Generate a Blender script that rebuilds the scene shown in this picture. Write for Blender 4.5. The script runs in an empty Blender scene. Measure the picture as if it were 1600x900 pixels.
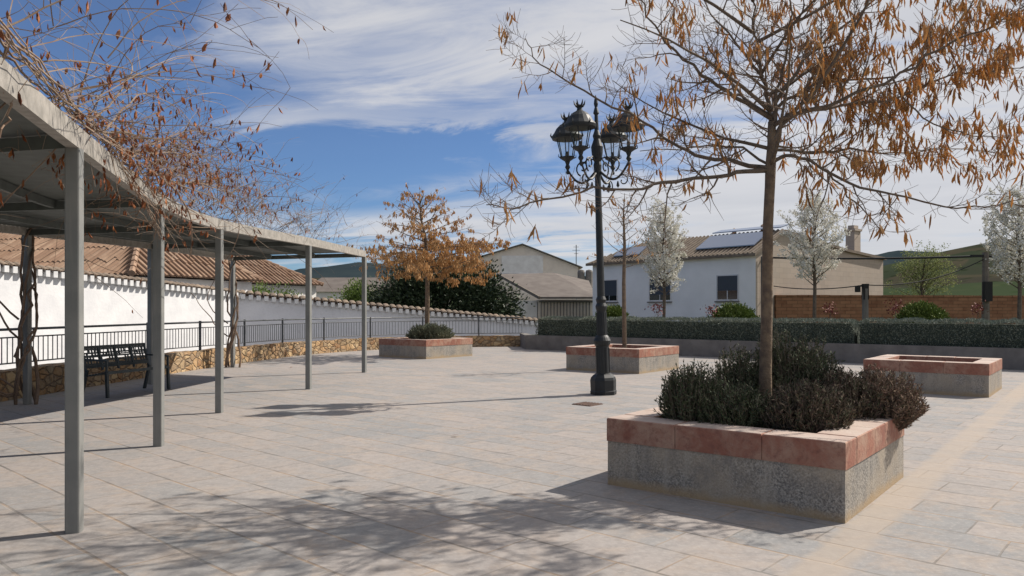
import bpy, math, random
from mathutils import Vector, Matrix, noise
random.seed(7)
S = bpy.context.scene
COL = S.collection
F = 1190.0; HZ = 482.0; CH = 1.55

# ------------------------------------------------------------------ camera
cd = bpy.data.cameras.new('camera'); cam = bpy.data.objects.new('camera', cd); COL.objects.link(cam)
cam.location = (0, 0, CH); cam.rotation_euler = (math.radians(90), 0, 0)
cd.sensor_width = 36; cd.lens = 36*F/1600; cd.shift_y = (HZ-450)/1600
cd.clip_start = 0.05; cd.clip_end = 8000
S.camera = cam
# ------------------------------------------------------------------ light
SUN_EL = math.radians(43); SD = Vector((0.908, 0.418, 0)).normalized()
sunv = Vector((SD.x*math.cos(SUN_EL), SD.y*math.cos(SUN_EL), math.sin(SUN_EL)))
sd = bpy.data.lights.new('sun', 'SUN'); sun = bpy.data.objects.new('sun', sd); COL.objects.link(sun)
sd.energy = 5.0; sd.angle = math.radians(0.55); sd.color = (1.0, 0.925, 0.83)
sun.rotation_euler = sunv.to_track_quat('Z', 'Y').to_euler()
sun.location = (20, 8, 30)
S.view_settings.view_transform = 'Standard'; S.view_settings.look = 'None'
S.view_settings.gamma = 1; S.view_settings.use_curve_mapping = False
S.view_settings.exposure = 0.28

W = bpy.data.worlds.new('World'); S.world = W; W.use_nodes = True
def world():
    nt = W.node_tree; N = nt.nodes; L = nt.links; N.clear()
    def n(t, **k):
        o = N.new(t)
        for a, b in k.items(): setattr(o, a, b)
        return o
    def mth(op, a, b=None, clamp=False):
        m = n('ShaderNodeMath', operation=op, use_clamp=clamp)
        for i, v in enumerate((a, b)):
            if v is None: continue
            if isinstance(v, (int, float)): m.inputs[i].default_value = v
            else: L.new(v, m.inputs[i])
        return m.outputs[0]
    sky = n('ShaderNodeTexSky', sky_type='NISHITA'); sky.sun_disc = False
    sky.sun_elevation = SUN_EL; sky.sun_rotation = math.atan2(SD.x, SD.y)
    sky.altitude = 600; sky.air_density = 1.0; sky.dust_density = 0.4; sky.ozone_density = 2.5
    tc = n('ShaderNodeTexCoord'); sp = n('ShaderNodeSeparateXYZ'); L.new(tc.outputs['Generated'], sp.inputs[0])
    x, y, z = sp.outputs
    zz = mth('ADD', mth('ABSOLUTE', z), 0.10)
    u = mth('DIVIDE', x, zz); v = mth('DIVIDE', y, zz)
    # streak axes: clouds drawn out along the view's left-right with a slight tilt
    cb = n('ShaderNodeCombineXYZ'); L.new(mth('MULTIPLY', u, 0.55), cb.inputs[0])
    L.new(mth('ADD', mth('MULTIPLY', v, 1.0), mth('MULTIPLY', u, 0.32)), cb.inputs[1])
    def nz(scale, det, rough, dist, off):
        mp = n('ShaderNodeVectorMath', operation='ADD'); L.new(cb.outputs[0], mp.inputs[0]); mp.inputs[1].default_value = off
        t = n('ShaderNodeTexNoise'); t.inputs['Scale'].default_value = scale; t.inputs['Detail'].default_value = det
        t.inputs['Roughness'].default_value = rough; t.inputs['Distortion'].default_value = dist
        L.new(mp.outputs[0], t.inputs['Vector']); return t.outputs[0]
    big = nz(0.75, 3, 0.5, 0.3, CL_OFF1); fine = nz(2.3, 7, 0.62, 0.7, CL_OFF2)
    # more cloud towards the right of the square and above, clear to the far left
    az = mth('DIVIDE', x, mth('ADD', mth('ABSOLUTE', y), 0.25))
    bias = mth('ADD', mth('MULTIPLY', az, 0.42, False), 0.02)
    bias = mth('MINIMUM', bias, 0.20); bias = mth('MAXIMUM', bias, -0.22)
    m = mth('ADD', mth('ADD', mth('MULTIPLY', big, 0.9), mth('MULTIPLY', fine, 0.80)), bias)
    def gauss(cx, cz, sx, sz, amp):
        dx = mth('DIVIDE', mth('SUBTRACT', az, cx), sx); ez = mth('DIVIDE', z, mth('ADD', mth('ABSOLUTE', y), 0.25))
        dz = mth('DIVIDE', mth('SUBTRACT', mth('ADD', ez, mth('MULTIPLY', mth('SUBTRACT', fine, 0.5), 0.10)), cz), sz)
        q = mth('ADD', mth('MULTIPLY', dx, dx), mth('MULTIPLY', dz, dz))
        return mth('MULTIPLY', mth('EXPONENT', mth('MULTIPLY', q, -1.0)), amp)
    m = mth('ADD', m, mth('MULTIPLY', mth('LESS_THAN', y, 0.0), 0.12)); m = mth('ADD', m, mth('MULTIPLY', mth('MAXIMUM', mth('SUBTRACT', z, 0.5), 0.0), 0.4))
    for g in CL_BLOBS: m = mth('ADD', m, gauss(*g))
    mr = n('ShaderNodeMapRange', interpolation_type='SMOOTHSTEP'); L.new(m, mr.inputs['Value'])
    mr.inputs['From Min'].default_value = 0.68; mr.inputs['From Max'].default_value = 1.14
    mr.inputs['To Min'].default_value = 0.07; mr.inputs['To Max'].default_value = 0.95
    # cloud colour: white with soft grey-violet bodies
    cr = n('ShaderNodeMix', data_type='RGBA'); L.new(nz(1.3, 5, 0.55, 0.4, (9.1, 4.4, 0)), cr.inputs[0])
    cr.inputs[6].default_value = CLOUD_A; cr.inputs[7].default_value = CLOUD_B
    hs = n('ShaderNodeMix', data_type='RGBA', blend_type='MULTIPLY'); hs.inputs[0].default_value = 1
    L.new(sky.outputs[0], hs.inputs[6]); hs.inputs[7].default_value = SKY_TINT
    mx = n('ShaderNodeMix', data_type='RGBA'); L.new(mr.outputs[0], mx.inputs[0]); L.new(hs.outputs[2], mx.inputs[6]); L.new(cr.outputs[2], mx.inputs[7])
    bg = n('ShaderNodeBackground'); bg.inputs['Strength'].default_value = 0.085; L.new(mx.outputs[2], bg.inputs[0])
    out = n('ShaderNodeOutputWorld'); L.new(bg.outputs[0], out.inputs[0])
CL_OFF1 = (3.1, 1.7, 0); CL_OFF2 = (0.4, 6.2, 0)
CLOUD_A = (5.1, 5.25, 5.7, 1); CLOUD_B = (7.9, 7.8, 7.85, 1); SKY_TINT = (0.43, 0.64, 0.90, 1)
CL_BLOBS = [(0.03, 0.30, 0.34, 0.11, 0.21), (0.38, 0.10, 0.30, 0.15, 0.20), (-0.50, 0.20, 0.15, 0.30, -0.30), (-0.17, 0.168, 0.20, 0.026, -0.22),
            (-0.24, 0.125, 0.16, 0.030, -0.08), (-0.12, 0.195, 0.22, 0.012, 0.16), (-0.30, 0.09, 0.20, 0.012, 0.10), (-0.05, 0.080, 0.16, 0.018, 0.12), (0.02, 0.055, 0.12, 0.02, -0.12)]
world()

# ------------------------------------------------------------------ helpers
def gp(px, py, z=0.0):                       # a spot on the ground
    Y = F*(CH-z)/(py-HZ); return Vector(((px-800)/F*Y, Y, z))
def wp(px, py, Y): return Vector(((px-800)/F*Y, Y, CH+(HZ-py)/F*Y))

class MB:
    def __init__(s): s.v = []; s.f = []
    def quad(s, a, b, c, d):
        i = len(s.v); s.v += [tuple(a), tuple(b), tuple(c), tuple(d)]; s.f.append((i, i+1, i+2, i+3))
    def tri(s, a, b, c):
        i = len(s.v); s.v += [tuple(a), tuple(b), tuple(c)]; s.f.append((i, i+1, i+2))
    def box(s, c, size, M=None):
        c = Vector(c); hx, hy, hz = size[0]/2, size[1]/2, size[2]/2; i = len(s.v)
        for dz in (-hz, hz):
            for dx, dy in ((-hx, -hy), (hx, -hy), (hx, hy), (-hx, hy)):
                p = Vector((dx, dy, dz))
                if M is not None: p = M @ p
                s.v.append(tuple(c+p))
        s.f += [(i, i+3, i+2, i+1), (i+4, i+5, i+6, i+7), (i, i+1, i+5, i+4), (i+1, i+2, i+6, i+5), (i+2, i+3, i+7, i+6), (i+3, i, i+4, i+7)]
    def bar(s, a, b, w, h, up=Vector((0, 0, 1))):    # box along a-b
        a = Vector(a); b = Vector(b); d = b-a; L = d.length
        if L < 1e-6: return
        x = d/L; y = up.cross(x)
        if y.length < 1e-4: y = Vector((1, 0, 0)).cross(x)
        y.normalize(); z = x.cross(y)
        M = Matrix((x, y, z)).transposed()
        s.box((a+b)/2, (L, w, h), M)
    def prism(s, poly, z0, z1):
        i = len(s.v); n = len(poly)
        s.v += [(p[0], p[1], z0) for p in poly]+[(p[0], p[1], z1) for p in poly]
        s.f.append(tuple(range(i+n-1, i-1, -1))); s.f.append(tuple(range(i+n, i+2*n)))
        for k in range(n):
            j = (k+1) % n; s.f.append((i+k, i+j, i+n+j, i+n+k))
    def tube(s, pts, rad, n=5, cap=True):
        pts = [Vector(p) for p in pts]; m = len(pts)
        if isinstance(rad, (int, float)): rad = [rad]*m
        i0 = len(s.v); prev = None
        for k, p in enumerate(pts):
            t = (pts[min(k+1, m-1)]-pts[max(k-1, 0)])
            if t.length < 1e-9: t = Vector((0, 0, 1))
            t.normalize()
            if prev is None:
                a = Vector((0, 0, 1)) if abs(t.z) < 0.9 else Vector((1, 0, 0))
                x = a.cross(t).normalized()
            else:
                x = prev-t*prev.dot(t)
                if x.length < 1e-5: x = Vector((1, 0, 0)).cross(t)
                x.normalize()
            prev = x; y = t.cross(x)
            for q in range(n):
                a = 2*math.pi*q/n
                s.v.append(tuple(p+(x*math.cos(a)+y*math.sin(a))*rad[k]))
        for k in range(m-1):
            for q in range(n):
                a = i0+k*n+q; b = i0+k*n+(q+1) % n
                s.f.append((a, b, b+n, a+n))
        if cap:
            s.f.append(tuple(i0+q for q in range(n-1, -1, -1))); s.f.append(tuple(i0+(m-1)*n+q for q in range(n)))
    def lathe(s, c, prof, n=16, M=None):
        c = Vector(c); i0 = len(s.v)
        for r, z in prof:
            for q in range(n):
                a = 2*math.pi*q/n; p = Vector((r*math.cos(a), r*math.sin(a), z))
                if M is not None: p = M @ p
                s.v.append(tuple(c+p))
        for k in range(len(prof)-1):
            for q in range(n):
                a = i0+k*n+q; b = i0+k*n+(q+1) % n
                s.f.append((a, b, b+n, a+n))
        s.f.append(tuple(i0+q for q in range(n-1, -1, -1))); s.f.append(tuple(i0+(len(prof)-1)*n+q for q in range(n)))
    def pod(s, p, L, w, d=None):                 # a drooping dry leaf / pod: slim three-sided spindle
        d = d or Vector((random.gauss(0, .26), random.gauss(0, .26), -1)).normalized()
        x = d.orthogonal().normalized(); y = d.cross(x); a0 = random.uniform(0, 6.28); i = len(s.v)
        s.v.append(tuple(p))
        bend = (x*random.uniform(-1, 1)+y*random.uniform(-1, 1))*L*0.22
        for f, k in ((.28, .8), (.66, 1.0)):
            for q in range(3):
                a = a0+q*2.094+f; rr = w*(.5 if q else .22)*k
                s.v.append(tuple(p+d*L*f+bend*f+(x*math.cos(a)+y*math.sin(a))*rr))
        s.v.append(tuple(p+d*L+bend*1.6))
        for q in range(3):
            r = (q+1) % 3
            s.f += [(i, i+1+r, i+1+q), (i+1+q, i+1+r, i+4+r, i+4+q), (i+4+q, i+4+r, i+7)]
    def leaf(s, p, d, nrm, L, w):                # flat pointed leaf
        side = d.cross(nrm)
        if side.length < 1e-4: side = d.orthogonal()
        side.normalize(); i = len(s.v)
        s.v += [tuple(p), tuple(p+d*L*.45+side*w*.5), tuple(p+d*L), tuple(p+d*L*.45-side*w*.5)]
        s.f.append((i, i+1, i+2, i+3))
    def build(s, name, mat, parent=None, smooth=False, loc=None):
        me = bpy.data.meshes.new(name)
        if loc is not None:
            l = Vector(loc); me.from_pydata([tuple(Vector(v)-l) for v in s.v], [], s.f)
        else: me.from_pydata(s.v, [], s.f)
        me.materials.append(mat)
        if smooth: me.polygons.foreach_set('use_smooth', [True]*len(me.polygons))
        me.update()
        o = bpy.data.objects.new(name, me); COL.objects.link(o)
        if loc is not None: o.location = loc
        if parent is not None:
            o.parent = parent
            if loc is None: o.matrix_parent_inverse = Matrix.Translation(-parent.location) @ Matrix.Identity(4)
        return o
def tag(o, label, cat, group=None):
    o['label'] = label; o['category'] = cat
    if group: o['group'] = group
    return o
def thing(name, loc, label, cat, group=None):
    o = bpy.data.objects.new(name, None); COL.objects.link(o); o.location = loc; o.empty_display_size = .2
    return tag(o, label, cat, group)
def struct(o): o['kind'] = 'structure'; return o
def copy_tree(o, parent=None):
    c = o.copy(); COL.objects.link(c)
    if parent is not None: c.parent = parent
    for ch in list(o.children): copy_tree(ch, c)
    return c

# ------------------------------------------------------------------ materials
def mat(name, base, rough=0.8, metal=0, var=None, vscale=6, vdet=4, bump=0, bscale=40, spec=0.3, island=None, extra=None, coord='Object', trans=None):
    """base colour, var = second colour mixed by noise, island = list of colours picked per island"""
    m = bpy.data.materials.new(name); m.use_nodes = True; nt = m.node_tree; N = nt.nodes; L = nt.links
    b = N['Principled BSDF']; b.inputs['Roughness'].default_value = rough; b.inputs['Metallic'].default_value = metal
    b.inputs['Specular IOR Level'].default_value = spec
    b.inputs['Base Color'].default_value = (*base, 1)
    geo = N.new('ShaderNodeNewGeometry'); tc = N.new('ShaderNodeTexCoord')
    vec = geo.outputs['Position'] if coord == 'World' else tc.outputs['Object']
    col = None
    if island:
        r = N.new('ShaderNodeValToRGB'); L.new(geo.outputs['Random Per Island'], r.inputs[0])
        e = r.color_ramp.elements
        while len(e) < len(island): e.new(0.5)
        for i, c in enumerate(island): e[i].position = i/(len(island)-1); e[i].color = (*c, 1)
        col = r.outputs[0]
    if var:
        t = N.new('ShaderNodeTexNoise'); t.inputs['Scale'].default_value = vscale; t.inputs['Detail'].default_value = vdet; t.inputs['Roughness'].default_value = .6
        L.new(vec, t.inputs['Vector'])
        mr = N.new('ShaderNodeMapRange'); L.new(t.outputs[0], mr.inputs[0]); mr.inputs[1].default_value = .35; mr.inputs[2].default_value = .65
        x = N.new('ShaderNodeMix'); x.data_type = 'RGBA'; L.new(mr.outputs[0], x.inputs[0])
        if col: L.new(col, x.inputs[6])
        else: x.inputs[6].default_value = (*base, 1)
        x.inputs[7].default_value = (*var, 1); col = x.outputs[2]
    if extra: col = extra(nt, vec, col, b)
    if col: L.new(col, b.inputs['Base Color'])
    if bump:
        t = N.new('ShaderNodeTexNoise'); t.inputs['Scale'].default_value = bscale; t.inputs['Detail'].default_value = 5
        L.new(vec, t.inputs['Vector']); bp = N.new('ShaderNodeBump'); bp.inputs['Strength'].default_value = bump; bp.inputs['Distance'].default_value = .01
        L.new(t.outputs[0], bp.inputs['Height']); L.new(bp.outputs[0], b.inputs['Normal'])
    if trans:
        tr = N.new('ShaderNodeBsdfTranslucent'); mx = N.new('ShaderNodeMixShader'); mx.inputs[0].default_value = trans
        if col: L.new(col, tr.inputs[0])
        else: tr.inputs[0].default_value = (*base, 1)
        L.new(b.outputs[0], mx.inputs[1]); L.new(tr.outputs[0], mx.inputs[2]); L.new(mx.outputs[0], N['Material Output'].inputs[0])
    return m
def nd(nt, t, **k):
    o = nt.nodes.new(t)
    for a, b in k.items(): setattr(o, a, b)
    return o
def noise_n(nt, vec, scale, det=4, rough=.6, dist=0):
    t = nd(nt, 'ShaderNodeTexNoise'); t.inputs['Scale'].default_value = scale; t.inputs['Detail'].default_value = det
    t.inputs['Roughness'].default_value = rough; t.inputs['Distortion'].default_value = dist; nt.links.new(vec, t.inputs['Vector']); return t.outputs[0]
def rng(nt, v, a, b, c=0, d=1):
    m = nd(nt, 'ShaderNodeMapRange'); nt.links.new(v, m.inputs[0])
    for i, q in enumerate((a, b, c, d)): m.inputs[i+1].default_value = q
    return m.outputs[0]
def mixc(nt, f, a, b, mode='MIX'):
    x = nd(nt, 'ShaderNodeMix', data_type='RGBA', blend_type=mode)
    for i, q in ((0, f), (6, a), (7, b)):
        if isinstance(q, (int, float)): x.inputs[i].default_value = q
        elif isinstance(q, tuple): x.inputs[i].default_value = (*q, 1)
        else: nt.links.new(q, x.inputs[i])
    return x.outputs[2]
def maths(nt, op, a, b=0.0):
    m = nd(nt, 'ShaderNodeMath', operation=op)
    for i, q in enumerate((a, b)):
        if isinstance(q, (int, float)): m.inputs[i].default_value = q
        else: nt.links.new(q, m.inputs[i])
    return m.outputs[0]

UX = Vector((0.620, 0.784, 0)); RX = Vector((0.784, -0.620, 0))   # the planters' two axes
M = {}
def paving_extra(nt, vec, col, b):
    L = nt.links
    rot = nd(nt, 'ShaderNodeVectorRotate', rotation_type='Z_AXIS'); rot.inputs['Angle'].default_value = math.radians(42); L.new(vec, rot.inputs['Vector'])
    off = nd(nt, 'ShaderNodeVectorMath', operation='ADD'); off.inputs[1].default_value = (0.2, -0.11, 0); L.new(rot.outputs[0], off.inputs[0])
    wob = nd(nt, 'ShaderNodeTexNoise'); wob.inputs['Scale'].default_value = 3.0; L.new(vec, wob.inputs['Vector'])
    wv = nd(nt, 'ShaderNodeVectorMath', operation='MULTIPLY_ADD'); L.new(wob.outputs['Color'], wv.inputs[0]); wv.inputs[1].default_value = (.012, .012, 0); L.new(off.outputs[0], wv.inputs[2])
    br = nd(nt, 'ShaderNodeTexBrick'); L.new(wv.outputs[0], br.inputs['Vector']); br.offset = 0.37; br.squash = 1
    br.inputs['Scale'].default_value = 1; br.inputs['Brick Width'].default_value = .72; br.inputs['Row Height'].default_value = .42
    br.inputs['Mortar Size'].default_value = .008; br.inputs['Mortar Smooth'].default_value = .35; br.inputs['Bias'].default_value = 0
    br.inputs['Color1'].default_value = (.215, .222, .226, 1); br.inputs['Color2'].default_value = (.325, .289, .266, 1); br.inputs['Mortar'].default_value = (.28, .265, .245, 1)
    c = br.outputs['Color']
    c = mixc(nt, rng(nt, noise_n(nt, vec, 1.1, 5, .62), .38, .66, 0, .5), c, (.27, .268, .264))
    c = mixc(nt, rng(nt, noise_n(nt, vec, 2.7, 6, .7, .5), .48, .68, 0, .8), c, (.345, .285, .235))
    c = mixc(nt, rng(nt, noise_n(nt, vec, .33, 3, .5), .42, .62, 0, .4), c, (.33, .285, .255))
    c = mixc(nt, rng(nt, noise_n(nt, vec, 9, 6, .7), .45, .72, 0, .6), c, (.175, .165, .16))
    c = mixc(nt, rng(nt, noise_n(nt, vec, 26, 4, .7), .50, .70, 0, .35), c, (.44, .41, .38))
    # joints, worn away in places, some filled with ochre sand
    sp_ = nd(nt, 'ShaderNodeSeparateXYZ'); L.new(wv.outputs[0], sp_.inputs[0])
    rowl = maths(nt, 'PINGPONG', sp_.outputs[1], .21); rowl = rng(nt, rowl, .007, .015, 1, 0)      # long joints
    fr_ = maths(nt, 'MAXIMUM', maths(nt, 'MULTIPLY', br.outputs['Fac'], .9), rowl)
    jm = maths(nt, 'MULTIPLY', fr_, rng(nt, noise_n(nt, vec, 1.9, 4, .6), .40, .60, .45, 1))
    jc = mixc(nt, rng(nt, noise_n(nt, vec, 2.2, 2), .45, .55), (.075, .068, .06), (.30, .20, .12))
    c = mixc(nt, maths(nt, 'MULTIPLY', jm, .6), c, jc)
    # sand-coloured strip in line with the planters
    d = nd(nt, 'ShaderNodeVectorMath', operation='DOT_PRODUCT'); d.inputs[1].default_value = RX; L.new(vec, d.inputs[0])
    w = maths(nt, 'ADD', d.outputs['Value'], maths(nt, 'MULTIPLY', noise_n(nt, vec, 5, 4), .07))
    band = maths(nt, 'MULTIPLY', rng(nt, w, -1.50, -1.44), rng(nt, w, -1.25, -1.17, 1, 0))
    c = mixc(nt, maths(nt, 'MULTIPLY', band, .62), c, mixc(nt, noise_n(nt, vec, 12, 5), (.31, .26, .215), (.40, .335, .27)))
    # bump
    h = maths(nt, 'ADD', maths(nt, 'MULTIPLY', jm, -1.0), maths(nt, 'MULTIPLY', noise_n(nt, vec, 14, 6, .65), .5))
    bp = nd(nt, 'ShaderNodeBump'); bp.inputs['Strength'].default_value = .45; bp.inputs['Distance'].default_value = .008; L.new(h, bp.inputs['Height']); L.new(bp.outputs[0], b.inputs['Normal'])
    return c
M['paving'] = mat('paving', (.35, .33, .31), .85, extra=paving_extra, coord='World')
def grime(nt, vec, c):
    c = mixc(nt, rng(nt, noise_n(nt, vec, 5.5, 4, .6), .50, .72, 0, .55), c, (.15, .145, .14))
    st = nd(nt, 'ShaderNodeVectorMath', operation='MULTIPLY'); st.inputs[1].default_value = (9, 9, .9); nt.links.new(vec, st.inputs[0])
    c = mixc(nt, rng(nt, noise_n(nt, st.outputs[0], 1, 4, .6), .50, .70, 0, .5), c, (.42, .38, .32))       # lime runs
    sp = nd(nt, 'ShaderNodeSeparateXYZ'); nt.links.new(vec, sp.inputs[0])
    h = maths(nt, 'ADD', sp.outputs[2], maths(nt, 'MULTIPLY', noise_n(nt, vec, 4, 5, .7), -.16))
    return mixc(nt, rng(nt, h, -.06, .01, .75, 0), c, (.38, .27, .15))                                     # splashed ochre dust at the foot
def granite(nt, vec, col, b):
    c = mixc(nt, rng(nt, noise_n(nt, vec, 62, 4, .75), .40, .62), (.13, .12, .108), (.41, .38, .335))
    c = mixc(nt, rng(nt, noise_n(nt, vec, 2.1, 5, .6), .40, .62, 0, .7), c, (.37, .31, .235))
    return grime(nt, vec, c)
M['granite'] = mat('granite', (.3, .3, .3), .85, extra=granite, bump=.5, bscale=60)
def redstone(nt, vec, col, b):
    geo = nd(nt, 'ShaderNodeNewGeometry')
    c = mixc(nt, geo.outputs['Random Per Island'], (.34, .15, .10), (.25, .108, .077))
    c = mixc(nt, rng(nt, noise_n(nt, vec, 4, 6, .65, .4), .42, .64, 0, .8), c, (.40, .265, .195))
    c = mixc(nt, rng(nt, noise_n(nt, vec, 17, 5, .7), .50, .70, 0, .75), c, (.17, .075, .06))
    sp = nd(nt, 'ShaderNodeSeparateXYZ'); nt.links.new(geo.outputs['Normal'], sp.inputs[0])
    sunlit_top = maths(nt, 'MULTIPLY', rng(nt, sp.outputs[2], .7, .9, 0, .9), rng(nt, noise_n(nt, vec, 3, 5, .6), .3, .6, .65, 1))   # upward faces coloured paler to look sunlit, same stone
    return mixc(nt, sunlit_top, c, (.47, .40, .35))
M['redstone'] = mat('red_sandstone', (.4, .2, .15), .85, extra=redstone, bump=.4, bscale=45)
M['soil'] = mat('soil', (.075, .05, .035), .95, var=(.12, .085, .055), vscale=12, bump=.8, bscale=30)
M['lamp'] = mat('dark_paint', (.006, .008, .009), .55, var=(.012, .015, .017), vscale=9, spec=.5)
def steel(nt, vec, col, b):
    c = mixc(nt, rng(nt, noise_n(nt, vec, 3, 5, .6), .4, .7), (.18, .185, .178), (.235, .235, .22))
    mp = nd(nt, 'ShaderNodeVectorMath', operation='MULTIPLY'); mp.inputs[1].default_value = (14, 14, .8); nt.links.new(vec, mp.inputs[0])
    return mixc(nt, rng(nt, noise_n(nt, mp.outputs[0], 2, 4, .7), .52, .8, 0, .7), c, (.27, .26, .24))
M['steel'] = mat('painted_steel', (.21, .22, .21), .5, extra=steel, spec=.4)
M['beam'] = mat('weathered_beam', (.24, .225, .20), .6, var=(.36, .335, .30), vscale=11)
M['slat'] = mat('canopy_slat', (.12, .135, .128), .65, var=(.09, .10, .095), vscale=5)
M['bench'] = mat('bench_paint', (.025, .033, .036), .45, var=(.045, .055, .058), vscale=10)
M['rail'] = mat('railing_paint', (.055, .062, .068), .5, var=(.09, .095, .10), vscale=10)
M['white'] = mat('whitewash', (.80, .80, .80), .9, var=(.70, .70, .71), vscale=1.6, bump=.5, bscale=12)
def shade_wash(nt, vec, col, b):
    c = mixc(nt, rng(nt, noise_n(nt, vec, 1.1, 5, .6), .35, .7), (.80, .80, .83), (.72, .72, .75))  # lavender cast of the shaded stretch mixed into the whitewash colour
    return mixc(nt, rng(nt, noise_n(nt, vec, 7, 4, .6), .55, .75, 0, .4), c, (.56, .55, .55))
M['shade_wash'] = mat('shaded_whitewash', (.6, .6, .64), .9, extra=shade_wash, bump=.6, bscale=10)
M['tile'] = mat('clay_tile', (.36, .2, .12), .85, var=(.24, .15, .10), vscale=1.3, island=[(.20, .125, .085), (.34, .215, .145), (.42, .30, .21), (.27, .165, .105), (.38, .27, .195)], bump=.4, bscale=20)
M['oldtile'] = mat('old_coping_tile', (.24, .18, .13), .9, var=(.16, .13, .10), vscale=2, island=[(.17, .13, .10), (.29, .21, .15), (.24, .19, .15), (.33, .25, .18), (.20, .145, .11)])
M['tilebase'] = mat('tile_channel', (.06, .038, .027), .9, var=(.10, .065, .045), vscale=5)
M['mortar'] = mat('lime_mortar', (.74, .74, .74), .9, var=(.6, .6, .6), vscale=5)
def rubble(nt, vec, col, b):
    wv = nd(nt, 'ShaderNodeVectorMath', operation='MULTIPLY_ADD'); t = nd(nt, 'ShaderNodeTexNoise'); t.inputs['Scale'].default_value = 4; nt.links.new(vec, t.inputs['Vector'])
    nt.links.new(t.outputs['Color'], wv.inputs[0]); wv.inputs[1].default_value = (.12, .12, .12); nt.links.new(vec, wv.inputs[2])
    mp = nd(nt, 'ShaderNodeVectorMath', operation='MULTIPLY'); mp.inputs[1].default_value = (1, 1, 1.5); nt.links.new(wv.outputs[0], mp.inputs[0])
    vo = nd(nt, 'ShaderNodeTexVoronoi'); vo.inputs['Scale'].default_value = 4.4; nt.links.new(mp.outputs[0], vo.inputs['Vector'])
    ve = nd(nt, 'ShaderNodeTexVoronoi', feature='DISTANCE_TO_EDGE'); ve.inputs['Scale'].default_value = 4.4; nt.links.new(mp.outputs[0], ve.inputs['Vector'])
    sp = nd(nt, 'ShaderNodeSeparateColor'); nt.links.new(vo.outputs['Color'], sp.inputs[0])
    r = nd(nt, 'ShaderNodeValToRGB'); nt.links.new(sp.outputs[0], r.inputs[0]); e = r.color_ramp.elements
    cols = [(.24, .12, .05), (.40, .25, .12), (.20, .14, .09), (.46, .32, .17), (.32, .18, .08), (.28, .23, .16)]
    while len(e) < len(cols): e.new(.5)
    for i, c in enumerate(cols): e[i].position = i/(len(cols)-1); e[i].color = (*c, 1)
    c = mixc(nt, rng(nt, noise_n(nt, vec, 14, 5), .4, .7, 0, .45), r.outputs[0], (.45, .36, .25))
    c = mixc(nt, rng(nt, ve.outputs[0], .0, .05, 1, 0), c, (.16, .12, .085))
    h = maths(nt, 'ADD', rng(nt, ve.outputs[0], 0, .12), maths(nt, 'MULTIPLY', noise_n(nt, vec, 12, 5), .5))
    bp = nd(nt, 'ShaderNodeBump'); bp.inputs['Strength'].default_value = .9; bp.inputs['Distance'].default_value = .04; nt.links.new(h, bp.inputs['Height']); nt.links.new(bp.outputs[0], b.inputs['Normal'])
    return c
M['rubble'] = mat('rubble_stone', (.4, .3, .2), .9, extra=rubble, coord='World')
M['concrete'] = mat('concrete', (.20, .185, .17), .9, var=(.14, .13, .12), vscale=2.5, bump=.5, bscale=20)
M['bark'] = mat('bark', (.20, .145, .095), .9, var=(.11, .08, .06), vscale=14, bump=.9, bscale=50)
M['bark_grey'] = mat('bark_grey', (.17, .13, .098), .9, var=(.10, .08, .062), vscale=14, bump=.6, bscale=50)
M['twig'] = mat('twig', (.135, .095, .068), .9, var=(.19, .14, .10), vscale=9)
M['pod'] = mat('dry_pod', (.4, .17, .05), .7, island=[(.27, .14, .06), (.60, .34, .13), (.50, .27, .09), (.70, .46, .21), (.40, .23, .10), (.74, .44, .16), (.58, .40, .21)], trans=.5)
M['pod_far'] = mat('dry_pod_far', (.4, .2, .07), .7, island=[(.42, .25, .11), (.64, .40, .18), (.54, .32, .13), (.72, .50, .26)], trans=.4)
M['vine'] = mat('vine_stem', (.30, .235, .18), .85, var=(.20, .13, .09), vscale=6)
M['vinedark'] = mat('vine_old_stem', (.13, .09, .065), .9, var=(.20, .14, .10), vscale=9, bump=.7, bscale=40)
M['vleaf'] = mat('vine_leaf', (.3, .08, .03), .7, island=[(.12, .045, .025), (.34, .11, .04), (.22, .08, .04), (.44, .17, .06), (.08, .04, .03)], trans=.25)
M['hedge'] = mat('hedge_leaf', (.06, .09, .05), .8, island=[(.12, .145, .115), (.19, .215, .17), (.24, .265, .215), (.16, .19, .145), (.32, .34, .29)], var=(.15, .175, .135), vscale=1.5)
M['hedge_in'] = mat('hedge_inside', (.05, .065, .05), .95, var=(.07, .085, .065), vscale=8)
M['rosemary'] = mat('rosemary_leaf', (.05, .07, .04), .8, island=[(.026, .042, .02), (.055, .075, .034), (.09, .105, .055), (.036, .056, .032), (.14, .145, .09), (.07, .06, .038), (.075, .10, .045)])
M['lavender'] = mat('lavender_leaf', (.07, .05, .04), .85, island=[(.065, .042, .035), (.11, .07, .055), (.075, .08, .045), (.19, .14, .10), (.05, .05, .03), (.09, .10, .055)])
M['heather'] = mat('dry_shrub_leaf', (.1, .06, .05), .85, island=[(.15, .09, .068), (.23, .148, .108), (.10, .10, .058), (.33, .235, .165), (.09, .06, .048)])
M['evergreen'] = mat('evergreen_leaf', (.03, .05, .025), .6, island=[(.012, .022, .012), (.03, .048, .022), (.05, .075, .03), (.02, .035, .02), (.075, .10, .045)])
M['fresh'] = mat('fresh_leaf', (.10, .16, .04), .7, island=[(.06, .10, .02), (.11, .17, .035), (.15, .21, .05), (.08, .13, .03)], trans=.2)
M['bushy'] = mat('round_bush_leaf', (.08, .12, .03), .7, island=[(.05, .08, .015), (.11, .155, .03), (.17, .21, .045), (.08, .115, .022)])
M['redleaf'] = mat('red_leaf', (.2, .05, .04), .7, island=[(.14, .03, .03), (.24, .06, .05), (.10, .03, .025)])
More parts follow.
